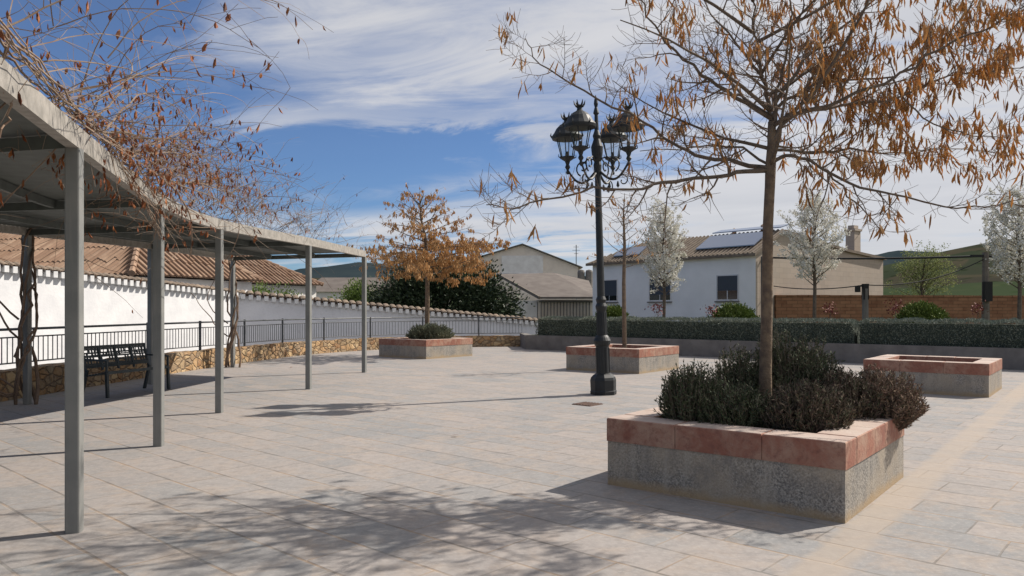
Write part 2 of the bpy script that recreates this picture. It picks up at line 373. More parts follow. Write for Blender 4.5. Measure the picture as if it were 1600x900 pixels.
M['olive'] = mat('greygreen_leaf', (.12, .14, .09), .8, island=[(.08, .095, .055), (.14, .155, .10), (.20, .205, .14), (.10, .12, .07)])
M['tips'] = mat('pale_shoot', (.3, .32, .27), .8, island=[(.20, .22, .17), (.34, .35, .29), (.27, .29, .23)])
M['blossom'] = mat('blossom', (.7, .68, .6), .8, island=[(.56, .54, .47), (.76, .74, .68), (.66, .64, .57), (.80, .79, .74), (.42, .42, .32)], trans=.2)
M['pale_leaf'] = mat('pale_leaf', (.2, .24, .08), .8, island=[(.15, .18, .06), (.24, .27, .10), (.2, .22, .09)], trans=.3)
M['shoot'] = mat('woody_shoot', (.20, .155, .12), .9, var=(.12, .09, .07), vscale=20)
M['house'] = mat('house_render', (.84, .83, .815), .9, var=(.76, .75, .735), vscale=.8)
def blockwork(nt, vec, col, b):
    t = nd(nt, 'ShaderNodeSeparateXYZ'); nt.links.new(vec, t.inputs[0]); cb = nd(nt, 'ShaderNodeCombineXYZ')
    nt.links.new(t.outputs[0], cb.inputs[0]); nt.links.new(t.outputs[2], cb.inputs[1])
    br = nd(nt, 'ShaderNodeTexBrick'); nt.links.new(cb.outputs[0], br.inputs['Vector']); br.inputs['Scale'].default_value = 1
    br.inputs['Brick Width'].default_value = .5; br.inputs['Row Height'].default_value = .25; br.inputs['Mortar Size'].default_value = .012
    br.inputs['Color1'].default_value = (.42, .35, .285, 1); br.inputs['Color2'].default_value = (.37, .31, .255, 1); br.inputs['Mortar'].default_value = (.33, .28, .235, 1)
    return mixc(nt, rng(nt, noise_n(nt, vec, .9, 5, .6), .42, .7, 0, .5), br.outputs['Color'], (.45, .39, .33))
M['beige'] = mat('beige_render', (.4, .35, .3), .9, extra=blockwork)
M['roof'] = mat('roof_tiles', (.145, .115, .09), .9, var=(.21, .17, .13), vscale=3, vdet=6, bump=.6, bscale=15)
M['roof_grey'] = mat('grey_roof', (.13, .11, .098), .9, var=(.17, .148, .13), vscale=1.5)
M['glass'] = mat('dark_glass', (.012, .015, .02), .12, spec=.6)
M['shutter'] = mat('roller_shutter', (.055, .065, .08), .6)
M['solar'] = mat('solar_panel', (.15, .18, .25), .10, spec=1.0)  # pale blue of the sky's reflection is put into the base colour
M['alu'] = mat('aluminium', (.5, .5, .5), .4, metal=.6)
def gardenwall(nt, vec, col, b):
    t = nd(nt, 'ShaderNodeSeparateXYZ'); nt.links.new(vec, t.inputs[0]); cb = nd(nt, 'ShaderNodeCombineXYZ')
    nt.links.new(t.outputs[0], cb.inputs[0]); nt.links.new(t.outputs[2], cb.inputs[1])
    br = nd(nt, 'ShaderNodeTexBrick'); nt.links.new(cb.outputs[0], br.inputs['Vector']); br.inputs['Scale'].default_value = 1
    br.inputs['Brick Width'].default_value = .55; br.inputs['Row Height'].default_value = .16; br.inputs['Mortar Size'].default_value = .015
    br.inputs['Color1'].default_value = (.19, .085, .045, 1); br.inputs['Color2'].default_value = (.29, .145, .078, 1); br.inputs['Mortar'].default_value = (.11, .06, .035, 1)
    return mixc(nt, rng(nt, noise_n(nt, vec, 2, 5, .65), .40, .7, 0, .5), br.outputs['Color'], (.33, .18, .10))
M['brick'] = mat('ochre_brick', (.3, .17, .09), .9, extra=gardenwall)
def stainwall(nt, vec, col, b):
    c = mixc(nt, rng(nt, noise_n(nt, vec, .35, 5, .6), .4, .7), (.78, .70, .61), (.68, .58, .48))
    return mixc(nt, rng(nt, noise_n(nt, vec, 1.5, 6, .7), .48, .75, 0, .6), c, (.55, .48, .41))
M['warehouse'] = mat('stained_render', (.5, .45, .4), .9, extra=stainwall)
M['dirtywhite'] = mat('dirty_white', (.78, .76, .73), .9, var=(.66, .63, .60), vscale=2)
M['asphalt'] = mat('asphalt', (.06, .058, .055), .9, var=(.09, .085, .08), vscale=4)
def fields(nt, vec, col, b):
    c = mixc(nt, rng(nt, noise_n(nt, vec, .006, 4, .6), .45, .55), (.044, .042, .032), (.038, .048, .030))
    c = mixc(nt, rng(nt, noise_n(nt, vec, .02, 3, .5, 1), .56, .62), c, (.062, .056, .038))
    vo = nd(nt, 'ShaderNodeTexVoronoi'); vo.inputs['Scale'].default_value = .14; nt.links.new(vec, vo.inputs['Vector'])
    c = mixc(nt, rng(nt, vo.outputs[0], .15, .3, .8, 0), c, (.022, .03, .016))
    sp_ = nd(nt, 'ShaderNodeSeparateXYZ'); nt.links.new(vec, sp_.inputs[0])          # a sown field low on the slope
    zz_ = maths(nt, 'ADD', sp_.outputs[2], maths(nt, 'MULTIPLY', noise_n(nt, vec, .012, 2), 10.0))
    g_ = maths(nt, 'MULTIPLY', rng(nt, zz_, 9, 9.6), rng(nt, zz_, 15, 15.6, 1, 0))
    return mixc(nt, maths(nt, 'MULTIPLY', g_, .5), c, (.040, .072, .030))
M['fields'] = mat('fields', (.08, .1, .05), .95, extra=fields, coord='World', spec=0)
M['bluehill'] = mat('far_forest', (.022, .034, .042), 0.95, spec=0, var=(.035, .048, .052), vscale=.01, coord='World')
M['meadow'] = mat('meadow', (.06, .075, .04), .95, spec=0, var=(.11, .11, .06), vscale=.5, coord='World')
M['wood'] = mat('pole_wood', (.2, .17, .14), .9, var=(.13, .11, .09), vscale=5)
M['wire'] = mat('cable', (.02, .02, .02), .7)
M['drain'] = mat('rusty_iron', (.16, .10, .075), .7, var=(.10, .07, .06), vscale=14)
M['bulb'] = mat('lantern_glass', (.55, .56, .55), .3, spec=.5)
def clearglass():
    m = bpy.data.materials.new('clear_glass'); m.use_nodes = True; nt = m.node_tree
    g = nt.nodes.new('ShaderNodeBsdfGlossy'); g.inputs['Roughness'].default_value = .05; t = nt.nodes.new('ShaderNodeBsdfTransparent')
    t.inputs[0].default_value = (.93, .95, .95, 1); x = nt.nodes.new('ShaderNodeMixShader'); x.inputs[0].default_value = .06
    nt.links.new(t.outputs[0], x.inputs[1]); nt.links.new(g.outputs[0], x.inputs[2]); nt.links.new(x.outputs[0], nt.nodes['Material Output'].inputs[0]); return m
M['clear'] = clearglass()

# ------------------------------------------------------------------ ground, plaza, street, terrain
EDGE = [Vector(p) for p in ((-7.6, -6), (-8.3, 0), (-8.65, 6), (-8.6, 10), (-8.5, 12.7), (-8.15, 17.6), (-7.75, 21), (-6.9, 25.4), (-5.1, 28.6), (-2.6, 30.4), (0, 31.0), (.5, 31.1))]
def smooth_line(pts, n=5):                    # Catmull-Rom
    out = []; P = [2*pts[0]-pts[1]]+list(pts)+[2*pts[-1]-pts[-2]]
    for i in range(1, len(P)-2):
        for k in range(n):
            t = k/n; a, b, c, d = P[i-1], P[i], P[i+1], P[i+2]
            out.append(.5*((2*b)+(-a+c)*t+(2*a-5*b+4*c-d)*t*t+(-a+3*b-3*c+d)*t**3))
    out.append(P[-2]); return out
edge = smooth_line(EDGE, 4)
HW0 = Vector((.5, 28.9)); R2 = Vector((RX.x, RX.y)); U2 = Vector((UX.x, UX.y))
g = MB(); g.quad((-3000, -600, -.95), (3000, -600, -.95), (3000, 5000, -.95), (-3000, 5000, -.95))
struct(g.build('terrain', M['meadow']))
g = MB(); fp = HW0+R2*26
poly = [(p.x-.15, p.y+.02) for p in edge]+[(HW0.x, HW0.y), (fp.x, fp.y), (34, -6)]
g.prism(poly, -.9, 0); struct(g.build('plaza_paving', M['paving']))
g = MB(); g.prism([(-30, -6), (-9.5, -6), (-9.3, 20), (-6, 31), (2, 34), (2, 44), (-30, 44)], -.94, -.80); struct(g.build('street', M['asphalt']))
# planting bed behind the low wall
bk = HW0+U2*12; bk2 = fp+U2*12
g = MB(); g.prism([(.6, 31.2), (HW0.x+.25, HW0.y+.2), (fp.x, fp.y+.3), (bk2.x, bk2.y), (bk.x, bk.y)], -.9, .47); struct(g.build('garden_bed', M['meadow']))
g = MB(); g.prism([(bk.x-2, bk.y+.01), (bk2.x, bk2.y+.01), (60, 80), (3, 80)], -.9, .40); struct(g.build('house_yard', M['meadow']))

def hill(name, m, prof, y0, depth, zb=-1, rough=6, step=None):
    """prof: list of (px, py) skyline points at distance y0; slopes down towards the viewer"""
    mb = MB(); n = 90; rows = 16; x0, x1 = prof[0][0], prof[-1][0]; idx = []
    for r in range(rows+1):
        f = r/rows
        for k in range(n+1):
            px = x0+(x1-x0)*k/n
            for (a, b), (c, d) in zip(prof, prof[1:]):
                if a <= px <= c: py = b+(d-b)*(px-a)/(c-a); break
            top = CH+(HZ-py)/F*y0
            Y = y0-depth*(1-f) if f <= 1 else y0
            X = (px-800)/F*y0
            s = f*f*(3-2*f)
            z = zb+(top-zb)*s+noise.noise(Vector((X*.02, Y*.02, 3)))*rough*s*(.4 if r == rows else 1)*.6
            mb.v.append((X, Y, z))
    for k in range(n+1): x = mb.v[rows*(n+1)+k]; mb.v.append((x[0], x[1]+depth, zb))
    for r in range(rows+1):
        for k in range(n):
            a = r*(n+1)+k; mb.f.append((a, a+1, a+n+2, a+n+1))
    return struct(mb.build(name, m, smooth=True))
hill('far_hills', M['bluehill'], [(-900, 440), (-200, 425), (300, 425), (440, 432), (500, 420), (560, 412), (640, 418), (760, 430), (900, 432), (1200, 415), (1300, 402), (1390, 396), (1460, 400), (1560, 392), (1700, 385), (2400, 410)], 1500, 600, rough=22)
hill('green_hill', M['fields'], [(1130, 470), (1290, 440), (1390, 412), (1470, 392), (1540, 380), (1640, 369), (1800, 366), (2300, 420)], 420, 260, rough=7)
hill('brown_hill', M['fields'], [(-300, 468), (300, 452), (420, 440), (500, 436), (570, 441), (700, 455), (900, 466), (1150, 474)], 380, 220, rough=5)

# ------------------------------------------------------------------ rubble wall + railing
def stone_wall():
    mb = MB(); zt = lambda i: .60-.16*min(1, i/(len(edge)*.62))
    n = len(edge); th = .32; L = []
    for i, p in enumerate(edge):
        t = (edge[min(i+1, n-1)]-edge[max(i-1, 0)]).normalized(); nr = Vector((-t.y, t.x)); L.append((p, p+nr*th, zt(i)))
    sub = []
    for (a, b, z), (c, d, w) in zip(L, L[1:]):
        for k in range(5): f = k/5; sub.append((a.lerp(c, f), b.lerp(d, f), z+(w-z)*f))
    sub.append(L[-1])
    hs = [-.9, -.01, .12, .24, .36, None]
    i0 = len(mb.v); m = 2*len(hs)
    for a, b, z in sub:
        out = (a-b).normalized()
        ring = [(a, h if h is not None else z) for h in hs]+[(b, h if h is not None else z) for h in reversed(hs)]
        for k, (p, h) in enumerate(ring):
            j = noise.noise(Vector((p.x*3.1, p.y*3.1, h*4+k*.1)))
            s = 1 if k < len(hs) else -1
            q = p+out*j*.045*s
            mb.v.append((q.x, q.y, h+(j*.03 if h > .3 else 0)))
    for i in range(len(sub)-1):
        for k in range(m-1):
            a = i0+i*m+k; mb.f.append((a, a+m, a+m+1, a+1))
    mb.f.append(tuple(i0+k for k in range(m))); mb.f.append(tuple(i0+(len(sub)-1)*m+k for k in range(m-1, -1, -1)))
    return tag(mb.build('stone_wall', M['rubble']), 'low curving wall of ochre rubble stone under the dark railing', 'wall'), sub
sw, wl = stone_wall()
def railing():
    t = thing('railing', (wl[0][0].x, wl[0][0].y, .5), 'long dark metal railing of thin bars standing on the ochre stone wall', 'railing')
    line = [((a+b)/2, z) for a, b, z in wl]
    tr = MB(); b2 = MB(); bl = MB()
    ZT = 1.19
    def dense(step):
        out = []; acc = 0; nxt = 0
        for (p, z), (q, w) in zip(line, line[1:]):
            L = (q-p).length
            while nxt <= acc+L:
                f = (nxt-acc)/L; out.append((p.lerp(q, f), z+(w-z)*f)); nxt += step
            acc += L
        return out
    tr.tube([(p.x, p.y, ZT) for p, z in line], .026, 6)
    b2.tube([(p.x, p.y, ZT-.14) for p, z in line], .013, 4); b2.tube([(p.x, p.y, z+.10) for p, z in line], .013, 4)
    for p, z in dense(.13): bl.box((p.x, p.y, (ZT-.14+z+.10)/2), (.013, .013, ZT-.14-z-.10))
    tr.build('top_rail', M['rail'], t); b2.build('cross_rail', M['rail'], t); bl.build('balusters', M['rail'], t)
    for p, z in dense(2.35):
        m = MB(); m.box((p.x, p.y, (z+ZT+.02)/2), (.05, .05, ZT-z+.06)); m.build('post', M['rail'], t)
railing()

# ------------------------------------------------------------------ white walls with tile coping
def coped_wall(name, a, b, za, zb, zbot, m, label, tile=.235, th=.4):
    a = Vector(a); b = Vector(b); d = (b-a); L = d.length; d.normalize(); nr = Vector((d.y, -d.x))     # nr faces the square
    root = thing(name, (a.x, a.y, zbot), label, 'wall')
    w = MB(); p = [a+nr*th/2, b+nr*th/2, b-nr*th/2, a-nr*th/2]; zs = [za, zb, zb, za]; i = 0
    w.v = [(q.x, q.y, zbot) for q in p]+[(q.x, q.y, z) for q, z in zip(p, zs)]
    w.f = [(0, 3, 2, 1), (4, 5, 6, 7), (0, 1, 5, 4), (1, 2, 6, 5), (2, 3, 7, 6), (3, 0, 4, 7)]
    w.build('wall_face', m, root)
    tiles = MB(); mo = MB(); n = int(L/tile)
    for k in range(n):
        f = (k+.5)/n; c = a.lerp(b, f); z = za+(zb-za)*f
        e = c+nr*(th/2+.13)
        # half-round cover tiles falling towards the square, pale mortar plug at each mouth
        for sgn in (1, -1):
            q = c+nr*sgn*(th/2+.14)
            pts = [Vector((c.x, c.y, z+.19)), Vector((q.x, q.y, z+.075+random.uniform(-.008, .008)))]
            ax = (pts[1]-pts[0]).normalized(); sd_ = Vector((d.x, d.y, 0)); up = sd_.cross(ax)*(-1 if sgn > 0 else 1)
            if up.z < 0: up = -up
            j = len(tiles.v); r = tile*.43; seg = 5
            for pt in pts:
                for s_ in range(seg+1):
                    an = math.pi*s_/seg; tiles.v.append(tuple(pt+sd_*math.cos(an)*r+up*math.sin(an)*r*.48))
                for s_ in range(seg+1):
                    an = math.pi*s_/seg; tiles.v.append(tuple(pt+sd_*math.cos(an)*r*.8+up*math.sin(an)*r*.30))
            for s_ in range(seg):
                tiles.f += [(j+s_, j+s_+1, j+2*seg+3+s_, j+2*seg+2+s_), (j+seg+1+s_, j+3*seg+3+s_, j+3*seg+4+s_, j+seg+2+s_), (j+2*seg+2+s_, j+2*seg+3+s_, j+3*seg+4+s_, j+3*seg+3+s_)]
        # white brick tooth under each tile, dark gap between
        e = c+nr*(th/2+.075)
        Mx = Matrix(((d.x, nr.x, 0), (d.y, nr.y, 0), (0, 0, 1)))
        mo.box((e.x, e.y, z-.035), (tile*.54, .16, .19), Mx)
    bed = MB()
    for sgn in (1, -1):
        A0 = a; q0 = a+nr*sgn*(th/2+.12); q1 = b+nr*sgn*(th/2+.12)
        bed.quad((a.x, a.y, za+.12), (b.x, b.y, zb+.12), (q1.x, q1.y, zb+.012), (q0.x, q0.y, za+.012))
    tiles.build('coping_tiles', M['oldtile'], root); mo.build('coping_teeth', M['mortar'], root); bed.build('tile_bed', M['tilebase'], root)
    return root
wa = Vector((-14.8, 22)); wb = Vector((-11.2, 31)); dd = (wb-wa).normalized(); z_a = 2.72; z_b = 2.10
coped_wall('whitewashed_wall', wa-dd*9, wb, z_a+9*.064, z_b, -.85, M['white'], 'bright sunlit whitewashed wall with clay tile coping behind the bench', tile=.25)
wc = Vector((2.3, 38.0))
coped_wall('shaded_wall', wb+Vector((.05, -.02)), wc, z_b-.02, .74, -.85, M['shade_wash'], 'long shaded grey-white wall with tiled top, sloping down behind the far railing', tile=.30)

# ------------------------------------------------------------------ tiled roofs (old houses, left)
def tile_plane(tl, base, e0, e1, t0, t1, pitch=.29, r=.082):
    """e0-e1 eave line, t0-t1 top line (may coincide). Cover tiles run up the slope, built as short overlapping lengths."""
    e0, e1, t0, t1 = map(Vector, (e0, e1, t0, t1)); base.quad(e0, e1, t1, t0) if (t1-t0).length > 1e-3 else base.tri(e0, e1, t0)
    ax = (e1-e0); L = ax.length; ax.normalize(); nrm = ax.cross((t0-e0)); nrm.normalize()
    if nrm.z < 0: nrm = -nrm
    up = nrm.cross(ax)
    if up.z < 0: up = -up
    H = (t0-e0).dot(up); a0 = (t0-e0).dot(ax); a1 = (t1-e0).dot(ax); n = int(L/pitch)
    for k in range(n):
        s = (k+.5)*L/n; h = H
        if s < a0: h = H*s/a0 if a0 > 1e-6 else H
        if s > a1: h = min(h, H*(L-s)/(L-a1)) if L-a1 > 1e-6 else h
        m = max(1, int(h/.9)); 
        for q in range(m):
            h0 = h*q/m-.03; h1 = h*(q+1)/m; j = len(tl.v); seg = 4; jx = random.uniform(-.012, .012)
            for hh, rr, lift in ((h0, r*1.06, .022), (h1, r*.9, .0)):
                pt = e0+ax*(s+jx)+up*hh+nrm*lift
                for s_ in range(seg+1):
                    an = math.pi*s_/seg; tl.v.append(tuple(pt+ax*math.cos(an)*rr+nrm*math.sin(an)*rr))
            for s_ in range(seg): tl.f.append((j+s_, j+s_+1, j+seg+2+s_, j+seg+1+s_))
            tl.f.append(tuple(j+s_ for s_ in range(seg+1)))
def hip_house(name, cx, cy, lx, ly, rot, ze, zr, label, inset=None, zg=-.8, group=None):
    root = thing(name, (cx, cy, zg), label, 'house', group)
    R = Matrix.Rotation(rot, 3, 'Z'); C0 = Vector((cx, cy, 0)); ins = inset if inset is not None else ly/2
    P = lambda x, y, z: C0+R @ Vector((x, y, 0))+Vector((0, 0, z))
    hx, hy = lx/2, ly/2; o = .3
    w = MB(); w.prism([tuple(P(x, y, 0))[:2] for x, y in ((-hx, -hy), (hx, -hy), (hx, hy), (-hx, hy))], zg, ze-.05); w.build('house_wall', M['dirtywhite'], root)
    tl = MB(); bs = MB(); X, Y = hx+o, hy+o
    A, B, Cc, D = P(-X, -Y, ze), P(X, -Y, ze), P(X, Y, ze), P(-X, Y, ze); r0, r1 = P(-X+ins, 0, zr), P(X-ins, 0, zr)
    tile_plane(tl, bs, A, B, r0, r1); tile_plane(tl, bs, B, Cc, r1, r1); tile_plane(tl, bs, Cc, D, r1, r0); tile_plane(tl, bs, D, A, r0, r0)
    bs.quad(A, D, Cc, B)
    for a, b in ((A, r0), (B, r1), (Cc, r1), (D, r0), (r0, r1)):
        m = max(1, int((b-a).length/.45))
        for k in range(m): tl.tube([a.lerp(b, k/m)+Vector((0, 0, .05)), a.lerp(b, (k+1)/m)+Vector((0, 0, .03))], [.13, .11], 7)
    rf = bs.build('roof', M['tilebase'], root); tl.build('roof_tiles', M['tile'], rf)
    return root
hip_house('tiled_house', -19.3, 33.6, 14, 6.4, math.radians(-21.7), 2.78, 5.2, 'old house with a big hipped clay roof seen under the pergola canopy', inset=3.3)
hip_house('tiled_house', -16.9, 45.0, 7.4, 7.2, math.radians(58), 2.95, 5.1, 'smaller house with a hipped clay roof, right of the big tiled roof', inset=3.5)

# ------------------------------------------------------------------ white house (right, behind the hedge)
def white_house():
    E0 = Vector((11.2, 35.0)); dv = Vector((-.64, .77)).normalized(); dt = Vector((dv.y, -dv.x)); Ls = 10.4
    root = thing('white_house', (E0.x, E0.y, .4), 'low white house with tiled roof and solar panels behind the clipped hedge', 'house')
    P = lambda s, t, z: Vector((E0.x+dv.x*s+dt.x*t, E0.y+dv.y*s+dt.y*t, z))
    prof = [(0, 4.08), (2.3, 5.18), (8.5, 4.55), (12.8, 4.30)]; zg = .3
    f = MB(); f.quad(P(Ls, 0, zg), P(0, 0, zg), P(0, 0, 4.08), P(Ls, 0, 4.08)); f.quad(P(Ls, 0, zg), P(Ls, 0, 4.08), P(Ls, 12.8, 4.08), P(Ls, 12.8, zg))
    f.quad(P(Ls, .0, 4.0), P(0, 0, 4.0), P(0, .3, 4.0), P(Ls, .3, 4.0))
    f.build('front_wall', M['house'], root)
    g = MB(); pts = [P(0.002, 0, zg), P(0.002, 12.8, zg)]+[P(0.002, t, z) for t, z in reversed(prof)]
    g.v = [tuple(p) for p in pts]; g.f = [tuple(range(len(pts)))]
    sdw = g.build('side_wall', M['beige'], root); sdw['label'] = 'beige block side wall'
    # corner strip of white at the right end of the front
    r = MB(); o = .28
    th = .14
    def slab(q):
        i = len(r.v); r.v += [tuple(p) for p in q]+[tuple(p+Vector((0, 0, th))) for p in q]; n = len(q)
        r.f.append(tuple(i+k for k in range(n-1, -1, -1))); r.f.append(tuple(i+n+k for k in range(n)))
        for k in range(n): j = (k+1) % n; r.f.append((i+k, i+j, i+n+j, i+n+k))
    sl = (5.18-4.08)/2.3
    slab([P(-.15, -o, 4.08-o*sl), P(-.15, 2.3, 5.18), P(8.3, 2.3, 5.18), P(Ls+o, -o, 4.08-o*sl)])
    slab([P(-.15, 2.3, 5.18), P(-.15, 8.5, 4.55), P(Ls+o, 8.5, 4.55), P(8.3, 2.3, 5.18)])
    slab([P(-.15, 8.5, 4.55), P(-.15, 12.9, 4.29), P(Ls+o, 12.9, 4.29), P(Ls+o, 8.5, 4.55)])
    slab([P(Ls+o, -o, 4.08-o*sl), P(8.3, 2.3, 5.18), P(Ls+o, 8.5, 4.55)])
    roof = r.build('roof', M['roof'], root)
    tl = MB(); b = MB()                                 # ribs of tiles on the front slope
    n = 44
    for k in range(n):
        s = .0+Ls*k/n; h = 1.0
        if s > 8.3: h = max(.05, (Ls+o-s)/(Ls+o-8.3))
        a = P(s, -o, 4.08-o*sl+th+.01); c = P(s, -o+(2.3+o)*h, 4.08-o*sl+(2.3+o)*h*sl+th+.01); tl.tube([a, c], .055, 5)
    tl.build('tile_ribs', M['roof'], roof)
    # solar panels on the front slope
    for s0, s1, t0, t1, lift in ((.3, 3.6, .35, 1.55, .22), (7.2, 9.0, .2, .9, .22), (-.0, 3.9, 2.15, 2.9, .28)):
        q = []
        for s, t in ((s0, t0), (s1, t0), (s1, t1), (s0, t1)): q.append(P(s, t, 4.08+min(t, 2.3)*sl+th+lift-(.12 if t == t0 else 0)))
        m = MB(); i = len(m.v); m.v = [tuple(p) for p in q]+[tuple(p+Vector((0, 0, .05))) for p in q]
        m.f = [(3, 2, 1, 0), (4, 5, 6, 7), (0, 1, 5, 4), (1, 2, 6, 5), (2, 3, 7, 6), (3, 0, 4, 7)]
        sp = m.build('solar_panel', M['solar'], roof)
    for s, t, h in ((3.3, 3.2, .55), (1.5, 3.0, .6), (1.2, 3.0, .6)):
        m = MB(); m.box(P(s, t, 5.05+h/2), (.18, .18, h)); m.lathe(P(s, t, 5.05+h), [(.12, 0), (.12, .05), (.02, .12)], 8); m.build('flue_pipe', M['tile'], roof)
    # windows
    for s0 in (8.55, 4.9, .95):
        w_, z0, z1 = 1.12, 1.98, 3.10; s1 = s0+w_ if s0 != 4.9 else s0+1.35
        fr = MB()
        for (a0, a1, b0, b1) in ((s0-.05, s1+.05, z0-.07, z0), (s0-.05, s1+.05, z1, z1+.05), (s0-.05, s0, z0, z1), (s1, s1+.05, z0, z1)):
            fr.quad(P(a0, -.03, b0), P(a1, -.03, b0), P(a1, -.03, b1), P(a0, -.03, b1)); fr.quad(P(a0, -.03, b1), P(a1, -.03, b1), P(a1, 0, b1), P(a0, 0, b1)); fr.quad(P(a0, -.03, b0), P(a1, -.03, b0), P(a1, 0, b0), P(a0, 0, b0))
        zs = z0+.42 if s0 == .95 else z0+.28
        wn = fr.build('window', M['alu'] if s0 == .95 else M['dirtywhite'], root)
        p = MB(); p.quad(P(s0, -.008, z0), P(s1, -.008, z0), P(s1, -.008, zs), P(s0, -.008, zs)); p.build('window_pane', M['glass'], wn)
        bb = MB()
        for k in range(10):
            za = zs+(z1-zs)*k/10; zb_ = zs+(z1-zs)*(k+.88)/10; bb.quad(P(s0, -.016, za), P(s1, -.016, za), P(s1, -.010, zb_), P(s0, -.010, zb_))
        bb.quad(P(s0, -.006, zs), P(s1, -.006, zs), P(s1, -.006, z1), P(s0, -.006, z1)); bb.build('roller_blind', M['shutter'], wn)
        mu = MB(); mu.quad(P((s0+s1)/2-.025, -.02, z0), P((s0+s1)/2+.025, -.02, z0), P((s0+s1)/2+.025, -.02, zs), P((s0+s1)/2-.025, -.02, zs)); mu.build('mullion', M['alu'], wn)
    for s0, s1 in ((8.45, 9.77), (4.8, 6.35), (.85, 2.17)):
        sl_ = MB(); sl_.bar(P(s0, -.05, 1.875), P(s1, -.05, 1.875), .14, .06); sl_.build('window_sill', M['concrete'], root)
    ch = MB(); c = P(.8, 10.9, 0); ch.box((c.x, c.y, 4.9), (.72, .5, 1.95), Matrix.Rotation(math.radians(40), 3, 'Z')); ch.box((c.x, c.y, 5.92), (.86, .62, .12), Matrix.Rotation(math.radians(40), 3, 'Z'))
    ch.box((c.x, c.y, 6.08), (.5, .35, .2), Matrix.Rotation(math.radians(40), 3, 'Z'))
    ch.build('chimney', M['beige'], root)
    dp = MB(); a = P(-.10, .35, 0); dp.tube([(a.x, a.y, 3.95), (a.x, a.y, .4)], .05, 6); dp.build('drainpipe', M['rail'], root)
white_house()

# ------------------------------------------------------------------ warehouse and lean-to (centre, far)
def prism_gable(mb, x0, x1, xa, ze0, ze1, za, y0, y1, zg):
    i = len(mb.v)
    for y in (y0, y1): mb.v += [(x0, y, zg), (x1, y, zg), (x1, y, ze1), (xa, y, za), (x0, y, ze0)]
    mb.f += [(i, i+1, i+2, i+3, i+4), (i+9, i+8, i+7, i+6, i+5), (i+1, i+6, i+7, i+2), (i+5, i, i+4, i+9), (i, i+5, i+6, i+1)]
wh = thing('warehouse', (1, 66, -.9), 'large stained pale gable-ended warehouse beyond the dark evergreen tree', 'warehouse')
m = MB(); prism_gable(m, -6.0, 5.75, .9, 5.0, 5.15, 7.05, 66, 88, -.9); m.build('gable_wall', M['warehouse'], wh)
m = MB()
for (xa, za, xb, zb_) in ((.9, 7.08, 6.1, 5.05), (.9, 7.08, -6.35, 4.92)):
    i = len(m.v); m.v += [(xa, 65.7, za), (xb, 65.7, zb_), (xb, 88.3, zb_), (xa, 88.3, za), (xa, 65.7, za+.09), (xb, 65.7, zb_+.09), (xb, 88.3, zb_+.09), (xa, 88.3, za+.09)]
    m.f += [(i, i+1, i+2, i+3), (i+4, i+5, i+6, i+7), (i, i+1, i+5, i+4), (i+1, i+2, i+6, i+5), (i+3, i+2, i+6, i+7), (i, i+3, i+7, i+4)]
m.build('roof', M['concrete'], wh)
m = MB(); m.box((-.6, 65.93, 4.42), (6.6, .24, .22)); m.build('ledge', M['white'], wh)
m = MB(); m.box((.9, 65.97, 5.35), (3.6, .1, 1.55)); pch = m.build('render_patch', M['dirtywhite'], wh)
m = MB(); m.tube([(5.9, 70, 4.9), (5.9, 70, 7.4)], .04, 5)
for z, w in ((7.2, .5), (6.9, .7), (6.6, .4)): m.bar((5.9-w/2, 70, z), (5.9+w/2, 70, z), .03, .03)
m.build('antenna', M['rail'], wh)
# lean-to: pitched grey-brown roof on a pale wall
lt = thing('outbuilding', (3.3, 52, -.9), 'low pale outbuilding with a plain grey-brown roof in front of the warehouse', 'outbuilding')
m = MB(); m.box((3.75, 55.2, .6), (3.9, 6, 3.1)); m.build('rear_wall', M['warehouse'], lt)
m = MB(); i = 0
m.v = [(1.9, 51.6, 2.2), (5.7, 51.6, 2.2), (5.9, 58.5, 3.55), (3.2, 58.5, 4.15), (-1.0, 57.5, 4.0), (1.9, 51.6, 2.34), (5.7, 51.6, 2.34), (5.9, 58.5, 3.69), (3.2, 58.5, 4.29), (-1.0, 57.5, 4.14)]
m.f = [(4, 3, 2, 1, 0), (5, 6, 7, 8, 9), (0, 1, 6, 5), (1, 2, 7, 6), (2, 3, 8, 7), (3, 4, 9, 8), (4, 0, 5, 9)]
m.build('roof', M['roof_grey'], lt)
m = MB(); m.bar((1.85, 51.5, 2.28), (-1.05, 57.4, 4.08), .12, .2); m.build('bargeboard', M['wood'], lt)
m = MB(); m.box((.9, 54.6, .6), (1.7, 4, 3.0)); m.build('gable_wall', M['dirtywhite'], lt)
m = MB()
for k in range(16): m.box((2.0+k*.22, 52.12, 1.2), (.06, .08, 1.6))
m.box((3.7, 52.1, 2.02), (3.7, .1, .1)); m.build('vertical_battens', M['concrete'], lt)
# grey cladding block between the warehouse and the white house
tk = thing('water_tank', (5.9, 60, -.9), 'grey ribbed water tank on a stand between warehouse and white house', 'water tank')
m = MB()
for k in range(2): m.lathe((5.45+k*.62, 60, 3.2), [(.27, 0), (.29, .1), (.29, 1.2), (.24, 1.35), (.05, 1.42)], 12)
m.build('drum', M['concrete'], tk); m = MB(); m.box((5.8, 60, 1.1), (1.5, .9, 4.1)); m.build('plinth', M['dirtywhite'], tk)
